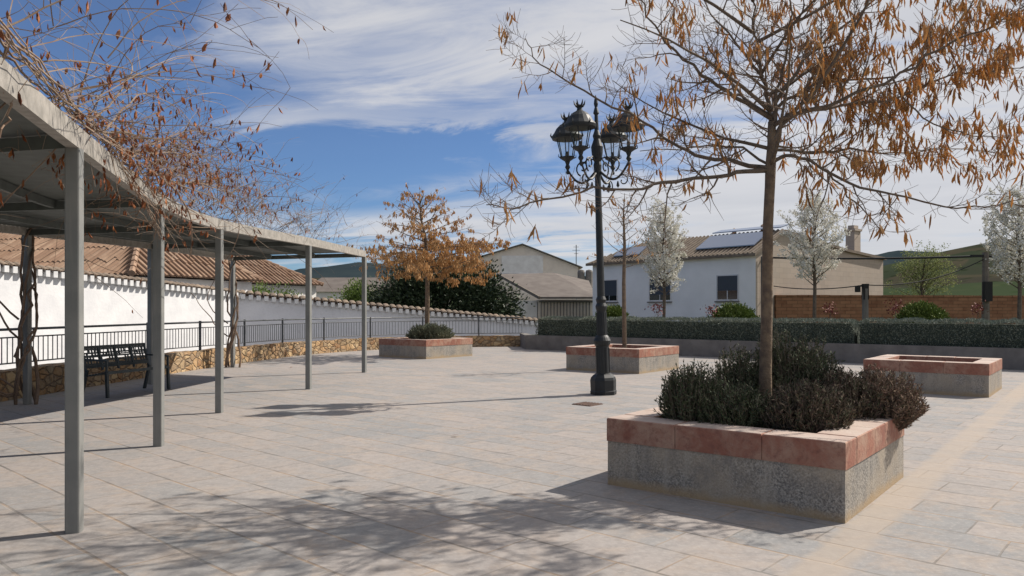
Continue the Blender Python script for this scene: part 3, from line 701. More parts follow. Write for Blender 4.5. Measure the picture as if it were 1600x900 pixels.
# small far house at left beyond the wall
m = MB(); fh = thing('far_house', (-14, 62, -.9), 'distant low house with a brown roof between the pergola posts', 'house')
m.box((-13.2, 64, 1.0), (7, 5, 3.8)); m.build('house_wall', M['dirtywhite'], fh); m = MB()
m.v = [(-17, 61.2, 2.9), (-9.4, 61.2, 2.9), (-10.4, 64, 4.15), (-16, 64, 4.15), (-17, 66.8, 2.9), (-9.4, 66.8, 2.9)]; m.f = [(0, 1, 2, 3), (3, 2, 5, 4), (0, 3, 4), (1, 5, 2), (0, 4, 5, 1)]
m.build('roof', M['roof_grey'], fh)

# ------------------------------------------------------------------ ochre garden wall at right, poles, cables
gw = MB(); A = Vector((12.4, 36.0)); B = Vector((27.5, 38.5)); 
d = (B-A).normalized(); nr = Vector((d.y, -d.x))
ang = math.atan2(d.y, d.x); LN = (B-A).length+14
o = MB(); o.box((LN/2, 0, .9), (LN, .3, 2.45)); 
for k in range(int(LN/.55)): o.box((k*.55+.27, 0, 2.155), (.53, .36, .06+random.uniform(0, .03)))
ob = o.build('brick_wall', M['brick']); ob.location = (A.x, A.y, 0); ob.rotation_euler = (0, 0, ang)
tag(ob, 'long reddish-brown brick wall behind the hedge, right of the white house', 'wall')
def cable(a, b, sag, r, label, n=14):
    m = MB(); a = Vector(a); b = Vector(b)
    m.tube([a.lerp(b, k/n)-Vector((0, 0, sag*4*(k/n)*(1-k/n))) for k in range(n+1)], r, 5)
    return tag(m.build('overhead_cable', M['wire']), label, 'cable', 'cables to the pole')
pt = wp(1540, 400, 31.0)
pl = thing('utility_pole', (pt.x, pt.y, .45), 'tall grey utility pole with dark top fittings at the right, behind the hedge', 'utility pole')
m = MB(); m.tube([(pt.x, pt.y, .4), (pt.x, pt.y, pt.z+.15)], [.16, .12], 8); m.build('shaft', M['wood'], pl)
m = MB(); m.box((pt.x-.05, pt.y-.2, pt.z-1.45), (.30, .2, .8)); m.build('switch_box', M['wire'], pl); m = MB(); m.bar((pt.x-.6, pt.y, pt.z), (pt.x+.5, pt.y, pt.z), .1, .1); m.build('crossbar', M['wire'], pl)
p2 = wp(1352, 447, 30.0)
p2r = thing('short_post', (p2.x, p2.y, .45), 'short grey post carrying a dark box lamp in front of the brick wall', 'post')
m = MB(); m.tube([(p2.x, p2.y, .4), (p2.x, p2.y, p2.z-.1)], [.13, .12], 8); m.build('shaft', M['concrete'], p2r)
m = MB(); m.box((p2.x, p2.y, p2.z-.22), (.20, .2, .62)); m.box((p2.x-.3, p2.y, p2.z-.12), (.16, .16, .24)); m.bar((p2.x-.3, p2.y, p2.z), (p2.x, p2.y, p2.z), .05, .05); m.build('lamp_box', M['wire'], p2r)
cable(wp(1183, 402, 35.5), (pt.x, pt.y, pt.z), .08, .045, 'thick dark cable running level from the white house to the pole')
cable(wp(1209, 447, 35.6), (p2.x, p2.y, p2.z+.05), .15, .022, 'thin cable sagging low from the house wall to the short post')
cable((p2.x, p2.y, p2.z+.05), (pt.x, pt.y, pt.z-.1), .35, .022, 'thin cable rising from the short post to the pole')
cable((pt.x, pt.y, pt.z), (pt.x+9, pt.y-4, pt.z+.6), .2, .035, 'cable leaving the pole towards the right edge')

# ------------------------------------------------------------------ low concrete wall, hedges, garden shrubs
m = MB(); a = HW0; b = fp; n_ = U2*.30
m.prism([(a.x, a.y), (b.x, b.y), (b.x+n_.x, b.y+n_.y), (a.x+n_.x, a.y+n_.y)], -.5, .54)
m.prism([(a.x-.004, a.y+.004), (a.x+.26, a.y+.31), (.62, 31.3), (.32, 31.3)], -.5, .535)
tag(m.build('low_wall', M['concrete']), 'low grey concrete retaining wall along the back of the square under the hedge', 'wall')
def hedge(s0, s1, ztop, label, seed):
    random.seed(seed); L = s1-s0; mid = HW0+R2*(s0+L/2)+U2*.75
    root = thing('clipped_hedge', (mid.x, mid.y, .47), label, 'hedge', 'clipped hedges along the low wall')
    Mx = Matrix(((RX.x, UX.x, 0), (RX.y, UX.y, 0), (0, 0, 1)))
    P = lambda s, u, z: Vector((HW0.x+R2.x*s+U2.x*u, HW0.y+R2.y*s+U2.y*u, z))
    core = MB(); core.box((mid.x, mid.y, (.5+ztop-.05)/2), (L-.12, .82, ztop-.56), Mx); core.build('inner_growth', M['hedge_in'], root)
    lf = MB(); area = L*(ztop-.5)+L*1.0; n = int(area*1150)
    for k in range(n):
        s = random.uniform(s0, s1); bumpy = .05*noise.noise(Vector((s*2.1, seed, 0)))+.035*noise.noise(Vector((s*7, seed, 4)))
        end = min(1, min(s-s0, s1-s)/.22); zt = ztop+bumpy-.14*(1-end)**2
        if random.random() < .46: u = .28+.06*noise.noise(Vector((s*3, 9, seed)))+random.uniform(-.03, .05); z = random.uniform(.5, zt); nn = Vector((-UX.x, -UX.y, .1))
        else:
            u = random.uniform(.26, 1.2); z = zt-.25*max(0, (.38-u))-.1*max(0, u-1.1)+random.uniform(-.04, .035); nn = Vector((0, 0, 1))
        d_ = (nn+Vector((random.gauss(0, .5), random.gauss(0, .5), random.gauss(.5, .4)))).normalized()
        lf.leaf(P(s, u, z), d_, Vector((random.gauss(0, 1), random.gauss(0, 1), random.gauss(0, 1))), random.uniform(.05, .085), random.uniform(.016, .03))
    lf.build('leaves', M['hedge'], root); tp = MB()
    for k in range(int(L*900)):
        s = random.uniform(s0+.05, s1-.05); u = random.uniform(.24, 1.15); bumpy = .05*noise.noise(Vector((s*2.1, seed, 0)))+.035*noise.noise(Vector((s*7, seed, 4)))
        end = min(1, min(s-s0, s1-s)/.22); z = ztop+bumpy-.14*(1-end)**2-.25*max(0, (.38-u))-.02
        tp.leaf(P(s, u, z), Vector((random.gauss(0, .35), random.gauss(0, .35), 1)).normalized(), Vector((random.gauss(0, 1), random.gauss(0, 1), random.gauss(0, 1))), random.uniform(.05, .10), random.uniform(.012, .022))
    tp.build('pale_tips', M['tips'], root); random.seed(7)
hedge(.3, 11.7, 1.17, 'dark green clipped hedge on the low wall in front of the white house', 31)
hedge(11.76, 24.5, 1.19, 'dark green clipped hedge on the low wall in front of the brick wall', 32)

def bush(name, c, rx, ry, rz, mt, label, cat, n, L=.08, w=.03, group=None, stems=True, zoff=0, up=.4, clump=None, seed=1, rmin=.55):
    """mounded shrub: short branching stems and leaves in clumps through the volume"""
    random.seed(seed); c = Vector(c)
    root = thing(name, c, label, cat, group); lf = MB(); st = MB()
    K = clump or 60; cl = []
    for k in range(K):
        th = random.uniform(0, 6.283); ph = math.acos(random.uniform(-.15, 1)); r = random.uniform(rmin, 1.0)
        d_ = Vector((math.sin(ph)*math.cos(th)*rx, math.sin(ph)*math.sin(th)*ry, math.cos(ph)*rz))*r
        q = c+d_; q.z = max(q.z, c.z+.04); cl.append((q, d_.normalized()))
        if stems: 
            mdl = c+d_*.5+Vector((random.gauss(0, .04), random.gauss(0, .04), -.05*rz)); st.tube([c+Vector((random.uniform(-.3, .3)*rx, random.uniform(-.3, .3)*ry, 0)), mdl, q], [.014, .009, .004], 4)
    sg = .17*(rx+ry)/2*(60/K)**.33
    for k in range(n):
        q, dn = random.choice(cl)
        p = q+Vector((random.gauss(0, sg), random.gauss(0, sg), random.gauss(0, sg)))
        if p.z < c.z: p.z = c.z+random.uniform(0, .05)
        out = (p-c); out = Vector((out.x/rx, out.y/ry, out.z/rz)).normalized()
        d_ = (out+Vector((random.gauss(0, .5), random.gauss(0, .5), random.gauss(up, .5)))).normalized()
        lf.leaf(p, d_, Vector((random.gauss(0, 1), random.gauss(0, 1), random.gauss(0, 1))), L*random.uniform(.6, 1.3), w*random.uniform(.7, 1.3))
    lf.build('foliage', mt, root)
    if stems: st.build('stems', M['twig'], root)
    random.seed(7); return root
def spiky(name, c, rx, ry, rz, mt, label, nst, seed, L=.035, w=.009, lean=(0, 0), group=None, cat='shrub'):
    """rosemary / lavender like shrub: many upright fine shoots clothed in needles"""
    random.seed(seed); c = Vector(c); root = thing(name, c, label, cat, group); lf = MB(); st = MB()
    for k in range(nst):
        th = random.uniform(0, 6.283); a = random.random()**.5
        base = c+Vector((math.cos(th)*rx*.30*a, math.sin(th)*ry*.35*a, 0))
        hgt = rz*math.sqrt(max(.02, 1-(a*.92)**3))*random.uniform(.72, 1.06)*(1+.16*noise.noise(Vector((math.cos(th)*2*a, math.sin(th)*2*a, seed))))
        tip = c+Vector((math.cos(th)*rx*a+lean[0]*a, math.sin(th)*ry*a+lean[1]*a, hgt))
        mdl = base.lerp(tip, .5)+Vector((math.cos(th)*rx*.14*a, math.sin(th)*ry*.14*a, -.02))
        pts = []
        for q in range(6):
            f = q/5; pts.append(base*(1-f)**2+mdl*2*f*(1-f)+tip*f*f+Vector((random.gauss(0, .008), random.gauss(0, .008), 0)))
        st.tube(pts, [.006, .005, .004, .003, .002, .0015], 3, cap=False)
        nl = int(26+20*random.random()) if random.random() > .14 else 5; hgt_ = 0
        for q in range(nl):
            f = .30+.70*random.random()**.8; x = f*5; i = min(4, int(x)); p = pts[i].lerp(pts[i+1], x-i); t = (pts[i+1]-pts[i]).normalized()
            d_ = (t*.9+Vector((random.gauss(0, .6), random.gauss(0, .6), random.gauss(0, .4)))).normalized()
            lf.leaf(p, d_, Vector((random.gauss(0, 1), random.gauss(0, 1), random.gauss(0, 1))), L*random.uniform(.7, 1.4), w*random.uniform(.8, 1.4))
    lf.build('foliage', mt, root); st.build('stems', M['shoot'], root); random.seed(7); return root
bg = 'rounded green bushes behind the hedge'
def gb(px, Y, w, top, label, seed):
    q = wp(px, 500, Y); r = w/2/F*Y; zt = CH+(HZ-top)/F*Y
    bush('rounded_bush', (q.x, q.y, .47), r, r*.9, zt-.47, M['bushy'], label, 'bush', 17000, .085, .045, bg, stems=False, clump=1100, rmin=.8, seed=seed)
gb(956, 31, 62, 479, 'low rounded green bush behind the lamp post at the white house\'s left end', 41)
gb(1146, 28.5, 86, 477, 'rounded bright green bush in front of the right window of the white house', 42)
gb(1440, 26.5, 90, 475, 'rounded bright green bush behind the hedge in front of the brick wall', 43)
def standard(px, Y, top, label, seed):
    random.seed(seed); q = wp(px, 500, Y); zt = CH+(HZ-top)/F*Y
    root = thing('red_leaved_shrub', (q.x, q.y, .47), label, 'shrub', 'small red-leaved shrubs'); s = MB(); l = MB()
    s.tube([(q.x, q.y, .4), (q.x+.03, q.y, zt-.3)], [.02, .012], 5)
    for k in range(100):
        p = Vector((q.x+random.gauss(0, .13), q.y+random.gauss(0, .13), zt-.22+random.gauss(0, .12)))
        l.leaf(p, Vector((random.gauss(0, 1), random.gauss(0, 1), random.gauss(.3, 1))).normalized(), Vector((random.gauss(0, 1), random.gauss(0, 1), 1)), .09, .05)
    s.build('stem', M['twig'], root); l.build('foliage', M['redleaf'], root); random.seed(7)
standard(1027, 29, 474, 'small red-leaved shrub beside the left flowering tree', 51); standard(1112, 28, 476, 'small red-leaved shrub just left of the rounded bush by the house', 52)
standard(1297, 27, 474, 'small red-leaved shrub right of the middle flowering tree', 53); standard(1398, 26, 470, 'small red-leaved shrub left of the bush by the brick wall', 54)
standard(1527, 26, 472, 'small red-leaved shrub beside the tall utility pole', 55)

# ------------------------------------------------------------------ planters
def planter(near, lu, lr, label, h=.585, cap=.20, rim=.30, seed=1):
    random.seed(seed); near = Vector(near)
    root = thing('stone_planter', (near.x, near.y, 0), label, 'planter', 'square stone planters')
    P = lambda l, u: near-Vector((RX.x, RX.y, 0))*l+Vector((UX.x, UX.y, 0))*u      # l to the left, u away
    def ring(mb, z0, z1, i0, i1):
        for (l0, l1, u0, u1) in ((i0, lr-i0, i0, i1), (i0, lr-i0, lu-i1, lu-i0), (i0, i1, i1, lu-i1), (lr-i1, lr-i0, i1, lu-i1)):
            q = [P(l0, u0), P(l1, u0), P(l1, u1), P(l0, u1)]; mb.prism([(p.x, p.y) for p in reversed(q)], z0, z1)
    # one closed ring for the granite body
    b = MB(); o_ = [P(.008, .008), P(lr-.008, .008), P(lr-.008, lu-.008), P(.008, lu-.008)]; i_ = [P(rim-.01, rim-.01), P(lr-rim+.01, rim-.01), P(lr-rim+.01, lu-rim+.01), P(rim-.01, lu-rim+.01)]
    for z in (-.02, h-cap):
        b.v += [(p.x, p.y, z) for p in o_]; b.v += [(p.x, p.y, z) for p in i_]
    for k in range(4):
        j = (k+1) % 4; b.f += [(k, k+8, j+8, j), (4+k, 4+j, 12+j, 12+k), (8+k, 12+k, 12+j, 8+j)]
    b.build('granite_base', M['granite'], root)
    # coping blocks with open joints
    c = MB(); gap = .005; bv = .007
    def block(l0, l1, u0, u1):
        jz = random.uniform(-.003, .003); e = [(0, h-cap), (0, h-bv+jz), (bv, h+jz)]
        i = len(c.v)
        for ins, z in e:
            for l, u in ((l0+ins, u0+ins), (l0+ins, u1-ins), (l1-ins, u1-ins), (l1-ins, u0+ins)): p = P(l, u); c.v.append((p.x, p.y, z))
        for r_ in range(2):
            for k in range(4): j = (k+1) % 4; c.f.append((i+r_*4+k, i+r_*4+j, i+r_*4+4+j, i+r_*4+4+k))
        c.f.append((i+8, i+9, i+10, i+11)); c.f.append((i+3, i+2, i+1, i))
    def run(a0, a1, fn):
        n = 3; cuts = [a0]+[a0+(a1-a0)*(k/n)+random.uniform(-.1, .1) for k in range(1, n)]+[a1]
        for x, y in zip(cuts, cuts[1:]): fn(x+gap/2, y-gap/2)
    run(0, lr, lambda x, y: block(x, y, 0, rim)); run(0, lr, lambda x, y: block(x, y, lu-rim, lu))
    run(rim, lu-rim, lambda x, y: block(0, rim, x+.001, y-.001)); run(rim, lu-rim, lambda x, y: block(lr-rim, lr, x+.001, y-.001))
    c.build('red_coping', M['redstone'], root)
    s = MB(); n = 12; zf = h-.16
    for a in range(n+1):
        for e in range(n+1):
            p = P(rim-.02+(lr-2*rim+.04)*a/n, rim-.02+(lu-2*rim+.04)*e/n); s.v.append((p.x, p.y, zf+.03*noise.noise(Vector((p.x*4, p.y*4, 2)))))
    for a in range(n):
        for e in range(n): k = a*(n+1)+e; s.f.append((k, k+n+1, k+n+2, k+1))
    s.build('soil', M['soil'], root, smooth=True)
    random.seed(7); ctr = P(lr/2, lu/2); return Vector((ctr.x, ctr.y, zf)), P
c1, P1 = planter(gp(1322, 819), 1.95, 2.0, 'large square planter nearest the camera, filled with dark shrubs around a tree', seed=3)
c2, P2 = planter(gp(999, 584.4), 2.1, 2.1, 'square planter behind the lamp post with a slim bare sapling in it', seed=4)
c3, P3 = planter(gp(1546, 621.5), 1.95, 2.05, 'empty square planter at the right with no plant in it', seed=5)
c4, P4 = planter(gp(666, 561.3), 2.15, 2.15, 'farthest square planter near the stone wall, with a brown-leaved tree and a low grey-green shrub', seed=6)

# shrubs of the near planter
z1 = c1.z-.02
def at(px, Y): return Vector(((px-800)/F*Y, Y, z1))
sg = 'shrubs in the nearest planter'
spiky('rosemary_shrub', at(1080, 6.75), .31, .34, .64, M['rosemary'], 'dark green rosemary bush at the left end of the near planter', 430, 61, group=sg)
spiky('rosemary_shrub', at(1150, 6.55), .38, .30, .48, M['rosemary'], 'low dark green bush in front of the tree trunk in the near planter', 430, 62, group=sg)
spiky('rosemary_shrub', at(1235, 7.35), .52, .42, .86, M['rosemary'], 'tallest dark bush, right behind the tree trunk in the near planter', 900, 63, group=sg)
spiky('rosemary_shrub', at(1152, 7.3), .30, .32, .74, M['rosemary'], 'dark bush behind and left of the tree trunk', 420, 67, group=sg)
spiky('lavender_shrub', at(1258, 6.35), .40, .34, .52, M['lavender'], 'purple-brown woody bush just right of the tree trunk', 560, 64, group=sg)
spiky('lavender_shrub', at(1322, 6.95), .38, .40, .56, M['lavender'], 'brown woody bush between the tallest bush and the overhanging one', 520, 65, group=sg)
spiky('dry_shrub', at(1372, 7.0), .33, .40, .58, M['heather'], 'dry tan-tipped bush spilling over the right corner of the near planter', 620, 66, lean=(.03, -.06), group=sg)
# green weeds at the front rim
m = MB(); random.seed(5)
for k in range(520):
    p = P1(random.uniform(.32, 1.66), random.uniform(.31, .55)); p.z = z1+.03
    m.leaf(p, Vector((random.gauss(0, .5), random.gauss(-.3, .4), 1)).normalized(), Vector((random.gauss(0, 1), random.gauss(0, 1), 0)), random.uniform(.06, .15), .014)
wd = m.build('weeds', M['bushy']); wd['kind'] = 'stuff'
# low grey-green shrub of the far planter
spiky('low_shrub', c4+Vector((.15, -.2, 0)), .78, .6, .62, M['olive'], 'low grey-green shrub at the foot of the tree in the farthest planter', 520, 68, L=.07, w=.018)

# ------------------------------------------------------------------ trees
class Tree:
    def __init__(s, seed): s.big = MB(); s.fine = MB(); s.tw = []; s.rnd = random.Random(seed)
    def limb(s, pts, r0, r1, big=False, n=6):
        m = len(pts); rad = [r0+(r1-r0)*(k/(m-1))**.8 for k in range(m)]
        (s.big if big else s.fine).tube(pts, rad, n)
    def child(s, p, d, L, r, up, segs=5, wob=.16):
        pts = [p]; d = d.normalized()
        for k in range(segs):
            d = (d+Vector((s.rnd.gauss(0, wob), s.rnd.gauss(0, wob), s.rnd.gauss(0, wob*.8)+up))).normalized()
            pts.append(pts[-1]+d*L/segs)
        return pts
    def spawn(s, pts, r0, r1, n, L, lvl, up, spread=1.0, start=.15, flat=.55):
        """side shoots along pts, alternate sides; recursion to lvl 0 whose points carry leaves"""
        m = len(pts)-1
        for k in range(n):
            f = start+(1-start)*(k+s.rnd.random())/n; x = f*m; i = min(m-1, int(x)); p = pts[i].lerp(pts[i+1], x-i); t = (pts[i+1]-pts[i]).normalized()
            sd_ = t.cross(Vector((0, 0, 1)))
            if sd_.length < .1: sd_ = Vector((math.cos(k*2.4), math.sin(k*2.4), 0))
            sd_.normalize(); up_ = sd_.cross(t); a = s.rnd.uniform(0, 6.283)
            side = (sd_*math.cos(a)+up_*math.sin(a)*flat).normalized()
            d = t*s.rnd.uniform(.35, .9)+side*spread
            LL = L*(1-.45*f)*s.rnd.uniform(.6, 1.2); rr = max(.0022, (r0+(r1-r0)*f)*.55)
            q = s.child(p, d, LL, rr, up)
            s.limb(q, rr, .0016, n=4 if rr > .006 else 3)
            if lvl > 0: s.spawn(q, rr, .0018, max(2, int(n*.6)), L*.48, lvl-1, up, spread, .2, flat)
            s.tw.append((q, lvl))
def pods_on(tr, mb, acc, per=3, Lr=(.09, .17), wr=(.02, .034)):
    R = tr.rnd
    for q, lvl in tr.tw:
        for k in range(per if lvl == 0 else per):
            x = R.uniform(.35, 1)*(len(q)-1); i = min(len(q)-2, int(x)); p = q[i].lerp(q[i+1], x-i)
            if R.random() < acc(p):
                for _ in range(R.choice((1, 2, 3, 4, 5))):
                    pp = p+Vector((R.gauss(0, .02), R.gauss(0, .02), R.gauss(0, .025))); mb.pod(pp, R.uniform(*Lr), R.uniform(*wr))

def main_tree():
    Y0 = 6.93; bx = (1196-800)/F*Y0
    root = thing('pod_tree', (bx, Y0, c1.z), 'large tree with spreading limbs and hanging orange-brown pods growing from the near planter', 'tree')
    T = Tree(11)
    trunk = [(1195, 650), (1196, 580), (1198, 500), (1199, 420), (1200, 350), (1203, 290), (1204, 262), (1206, 225), (1206, 190)]
    tp = [wp(a, b, Y0) for a, b in trunk]; tp[0].z = c1.z-.05
    tb = MB(); rad = [.068, .055, .050, .048, .045, .045, .047, .040, .034]
    tb.tube(tp, rad, 10)
    tb.build('trunk', M['bark'], root, smooth=True)
    Lm = [  # (image points, depth drift at tip, start radius)
        ([(1206, 190), (1202, 160), (1192, 120), (1184, 80), (1176, 30), (1172, -30), (1176, -110)], .1, .028),
        ([(1206, 200), (1212, 160), (1222, 110), (1232, 60), (1238, 0), (1250, -80)], -.35, .023),
        ([(1200, 266), (1150, 271), (1108, 277), (1036, 284), (1005, 297), (934, 295), (852, 313), (800, 325), (760, 320)], -.3, .027),
        ([(1200, 264), (1185, 261), (1139, 251), (1087, 241), (1046, 220), (1005, 190), (934, 154), (872, 118), (836, 87), (821, 60)], .35, .03),
        ([(1205, 185), (1149, 151), (1108, 125), (1067, 92), (1031, 51), (1005, 10), (990, -40)], -.2, .026),
        ([(1205, 222), (1216, 205), (1241, 179), (1293, 164), (1344, 143), (1395, 123), (1446, 92), (1498, 61), (1549, 41), (1600, 10), (1660, -30)], -.35, .029),
        ([(1206, 190), (1216, 169), (1241, 149), (1272, 133), (1323, 125), (1395, 118), (1460, 70), (1520, 10), (1560, -50)], .5, .023),
        ([(1203, 255), (1221, 246), (1251, 246), (1293, 266), (1344, 292), (1395, 302), (1472, 323), (1539, 323), (1600, 310)], -.25, .024),
        ([(1293, 266), (1323, 307), (1354, 333), (1375, 359)], .1, .012),
        ([(1203, 258), (1160, 232), (1110, 228), (1060, 232), (1000, 236)], .5, .016),
        ([(1205, 235), (1260, 238), (1330, 235), (1400, 240), (1480, 232), (1560, 240)], .7, .018),
        ([(1241, 179), (1320, 165), (1410, 150), (1480, 120), (1560, 110), (1620, 100)], .5, .018),
        ([(1395, 123), (1420, 160), (1460, 195), (1520, 212), (1580, 212)], .1, .012),
        ([(1212, 160), (1260, 90), (1320, 40), (1380, -10), (1440, -60)], .3, .022),
        ([(1192, 120), (1150, 70), (1110, 20), (1080, -40)], .3, .018),
    ]
    lead = []
    for pts, dd_, r in Lm:
        n = len(pts); q = [wp(a, b, Y0+dd_*2.0*(k/(n-1))**1.3) for k, (a, b) in enumerate(pts)]
        q = [Vector((*p,)) for p in smooth_line(q, 3)]
        q = [p+Vector((T.rnd.gauss(0, .012), T.rnd.gauss(0, .012), T.rnd.gauss(0, .010))) if 0 < i < len(q)-1 else p for i, p in enumerate(q)]
        if not lead: lead.extend(q)
        T.limb(q, r*.86, .004, big=True, n=7)
        L = sum((q[i+1]-q[i]).length for i in range(len(q)-1))
        T.spawn(q, r, .004, int(L*7.5), .66, 1, .085)
    # limbs reaching towards and away from the viewer
    for ang_, z, L, r in ((-100, 2.85, 1.9, .024), (-60, 3.2, 2.1, .024), (-140, 3.35, 2.0, .024), (70, 2.95, 2.2, .024), (110, 3.3, 2.2, .024), (35, 3.5, 2.0, .022), (150, 3.0, 2.0, .022), (-85, 3.7, 1.7, .02), (95, 3.8, 1.8, .02), (-20, 4.0, 2.0, .02), (200, 4.1, 1.9, .02), (-120, 4.4, 1.5, .018), (60, 4.5, 1.5, .018), (10, 4.8, 1.4, .016), (140, 4.9, 1.3, .016)):
        a = math.radians(ang_); p = Vector((bx+.05, Y0, z))
        axis = tp+lead                                   # start on the stem or its leader, never beside it
        for u_, v_ in zip(axis, axis[1:]):
            if u_.z <= z <= v_.z: p = u_.lerp(v_, (z-u_.z)/max(1e-6, v_.z-u_.z)); break
        if z > lead[-1].z: continue
        r = min(r, .030-.004*max(0, z-3.2)); q = T.child(p, Vector((math.cos(a), math.sin(a), .42)), L*.92, r*.9, .02, 8, .09)
        T.limb(q, r*.9, .004, big=True, n=6); T.spawn(q, r, .004, int(L*5.5), .6, 1, .08)
    T.big.build('limbs', M['bark_grey'], root, smooth=True); T.fine.build('twigs', M['twig'], root)
    pd = MB()
    def acc(p):
        rx = (p.x-bx)
        a = .11 if rx < -.9 else (.20 if rx < -.2 else .40 if rx < .2 else .60)
        if p.z > 3.3 and rx > .1: a = .80
        if p.z > 3.4 and -1.2 < rx <= .1: a = .26
        if p.z > 3.1 and abs(rx) < .45: a = .16
        if p.z < 2.55: a *= .35
        if p.y < 5.3: a *= .15
        return a*.29
    pods_on(T, pd, acc, 3, (.07, .17), (.014, .031)); pd.build('hanging_pods', M['pod'], root)
    print('main tree pods', len(pd.v)//8, 'twigs', len(T.tw))
main_tree()

def far_pod_tree():
    Y0 = c4.y; bx = (667-800)/F*Y0
    root = thing('pod_tree', (bx, Y0, c4.z), 'tree with tiered orange-brown pod-laden branches in the farthest planter', 'tree')
    T = Tree(21); zt = CH+(HZ-300)/F*Y0
    tb = MB(); tb.tube([(bx, Y0, c4.z-.05), (bx+.02, Y0, 2.3), (bx, Y0, 3.1), (bx-.06, Y0, 3.9), (bx-.2, Y0, 4.5), (bx-.25, Y0, zt)], [.085, .07, .062, .045, .03, .008], 8); tb.build('trunk', M['bark'], root)
    for k in range(46):
        f = k/45; a = k*2.4; c_, s_ = math.cos(a), math.sin(a)
        if f < .55: z = 2.5+1.15*(f/.55); R_ = (2.75 if c_ > 0 else 2.45)*T.rnd.uniform(.7, 1.08); up_ = .10+.10*f
        else: g_ = (f-.55)/.45; z = 3.7+(zt-4.0)*g_; R_ = (1.75-1.15*g_)*T.rnd.uniform(.8, 1.15); up_ = .35+.5*g_
        xb = bx-.25*max(0, (z-3.1)/(zt-3.1))
        q = T.child(Vector((xb, Y0, z)), Vector((c_, s_, up_)), R_, .02, .0, 8, .06)
        T.limb(q, .022, .004, big=True, n=5); T.spawn(q, .018, .004, int(R_*5)+2, .5, 1, .02, flat=.22)
    T.big.build('limbs', M['bark_grey'], root); T.fine.build('twigs', M['twig'], root)
    pd = MB()
    def acc(p):
        rx = p.x-bx
        a = .95 if (p.z < 4.0 and rx > -.4) else (.42 if p.z < 3.6 and rx > -1.6 else .18 if rx < -1.3 else .34)
        return a*.5
    pods_on(T, pd, acc, 3, (.07, .15), (.025, .05)); pd.build('hanging_pods', M['pod_far'], root)
    print('far tree pods', len(pd.v)//8)
far_pod_tree()

def sapling():
    Y0 = c2.y; bx = (976-800)/F*Y0; root = thing('bare_sapling', (bx, Y0, c2.z), 'slim nearly leafless sapling in the planter behind the lamp post', 'tree')
    T = Tree(31); zt = CH+(HZ-302)/F*Y0
    tb = MB(); tb.tube([(bx, Y0, c2.z-.05), (bx-.02, Y0, 2.2), (bx, Y0, 3.2), (bx-.03, Y0, 3.9), (bx, Y0, zt)], [.06, .05, .04, .022, .006], 7); tb.build('trunk', M['bark'], root)
    for k in range(20):
        f = k/19; z = 2.6+(zt-2.9)*f; a = k*2.4; L = 1.15-.75*f
        q = T.child(Vector((bx, Y0, z)), Vector((math.cos(a), math.sin(a), .25+.6*f)), L*T.rnd.uniform(.8, 1.2), .01, .03, 6, .1)
        T.limb(q, .012, .003, big=True, n=4); T.spawn(q, .01, .003, 5, .35, 0, .04)
    T.big.build('limbs', M['bark_grey'], root); T.fine.build('twigs', M['twig'], root)
    pd = MB(); pods_on(T, pd, lambda p: .28, 2, (.05, .09), (.02, .035)); pd.build('dry_leaves', M['pod_far'], root)
sapling()

def blossom_tree(px, base_y, Y, top, width, cb, label, seed, n=6500):
    q = wp(px, base_y, Y); bx = q.x; root = thing('flowering_tree', (bx, Y, .47), label, 'tree', 'white flowering trees behind the hedge')
    T = Tree(seed); R = T.rnd; zt = CH+(HZ-top)/F*Y; zb = CH+(HZ-cb)/F*Y; hw = width/2/F*Y
    tb = MB(); tb.tube([(bx, Y, .4), (bx+.03, Y, zb), (bx-.03, Y, (zb+zt)/2), (bx+.02, Y, zt-.3)], [.075, .06, .035, .008], 7); tb.build('trunk', M['bark_grey'], root)
    H = zt-zb
    for k in range(46):
        f = (k+.5)/46; a = k*2.4; prof = math.sin(math.pi*min(1, (f+.12)/1.1))**.6
        z0 = zb+H*f*.72; d_ = Vector((math.cos(a), math.sin(a), 1.5))
        pts = [Vector((bx, Y, z0))]; tgt = Vector((bx+math.cos(a)*hw*prof*R.uniform(.6, 1.1), Y+math.sin(a)*hw*prof*R.uniform(.6, 1.1), z0+H*.26*R.uniform(.7, 1.3)))
        mid_ = pts[0].lerp(tgt, .5)+Vector((math.cos(a)*.12, math.sin(a)*.12, -.08)); qq = [pts[0], mid_, tgt]
        qq = smooth_line(qq, 3); T.limb(qq, .02, .004, big=True, n=4); T.spawn(qq, .014, .004, 6, .6, 0, .10)
    T.big.build('limbs', M['bark_grey'], root); T.fine.build('twigs', M['twig'], root)
    b = MB(); m_ = 0
    per = max(1, n//len(T.tw))
    for qq, _ in T.tw:
        for k in range(per):
            x = R.uniform(0.1, 1)*(len(qq)-1); i = min(len(qq)-2, int(x)); p = qq[i].lerp(qq[i+1], x-i)+Vector((R.gauss(0, .035), R.gauss(0, .035), R.gauss(0, .035)))
            d_ = Vector((R.gauss(0, 1), R.gauss(0, 1), R.gauss(0, 1))).normalized(); b.leaf(p, d_, Vector((R.gauss(0, 1), R.gauss(0, 1), R.gauss(0, 1))), R.uniform(.05, .085), R.uniform(.04, .065))
    b.build('blossom', M['blossom'], root)
blossom_tree(1037, 495, 30, 312, 78, 462, 'narrow white flowering tree in front of the white house, the left one', 71, 10500)
blossom_tree(1272, 500, 27.5, 300, 100, 450, 'white flowering tree in front of the beige side wall, the middle one', 72, 9800)
blossom_tree(1592, 500, 25, 288, 135, 455, 'white flowering tree at the right edge of the view', 73, 12500)

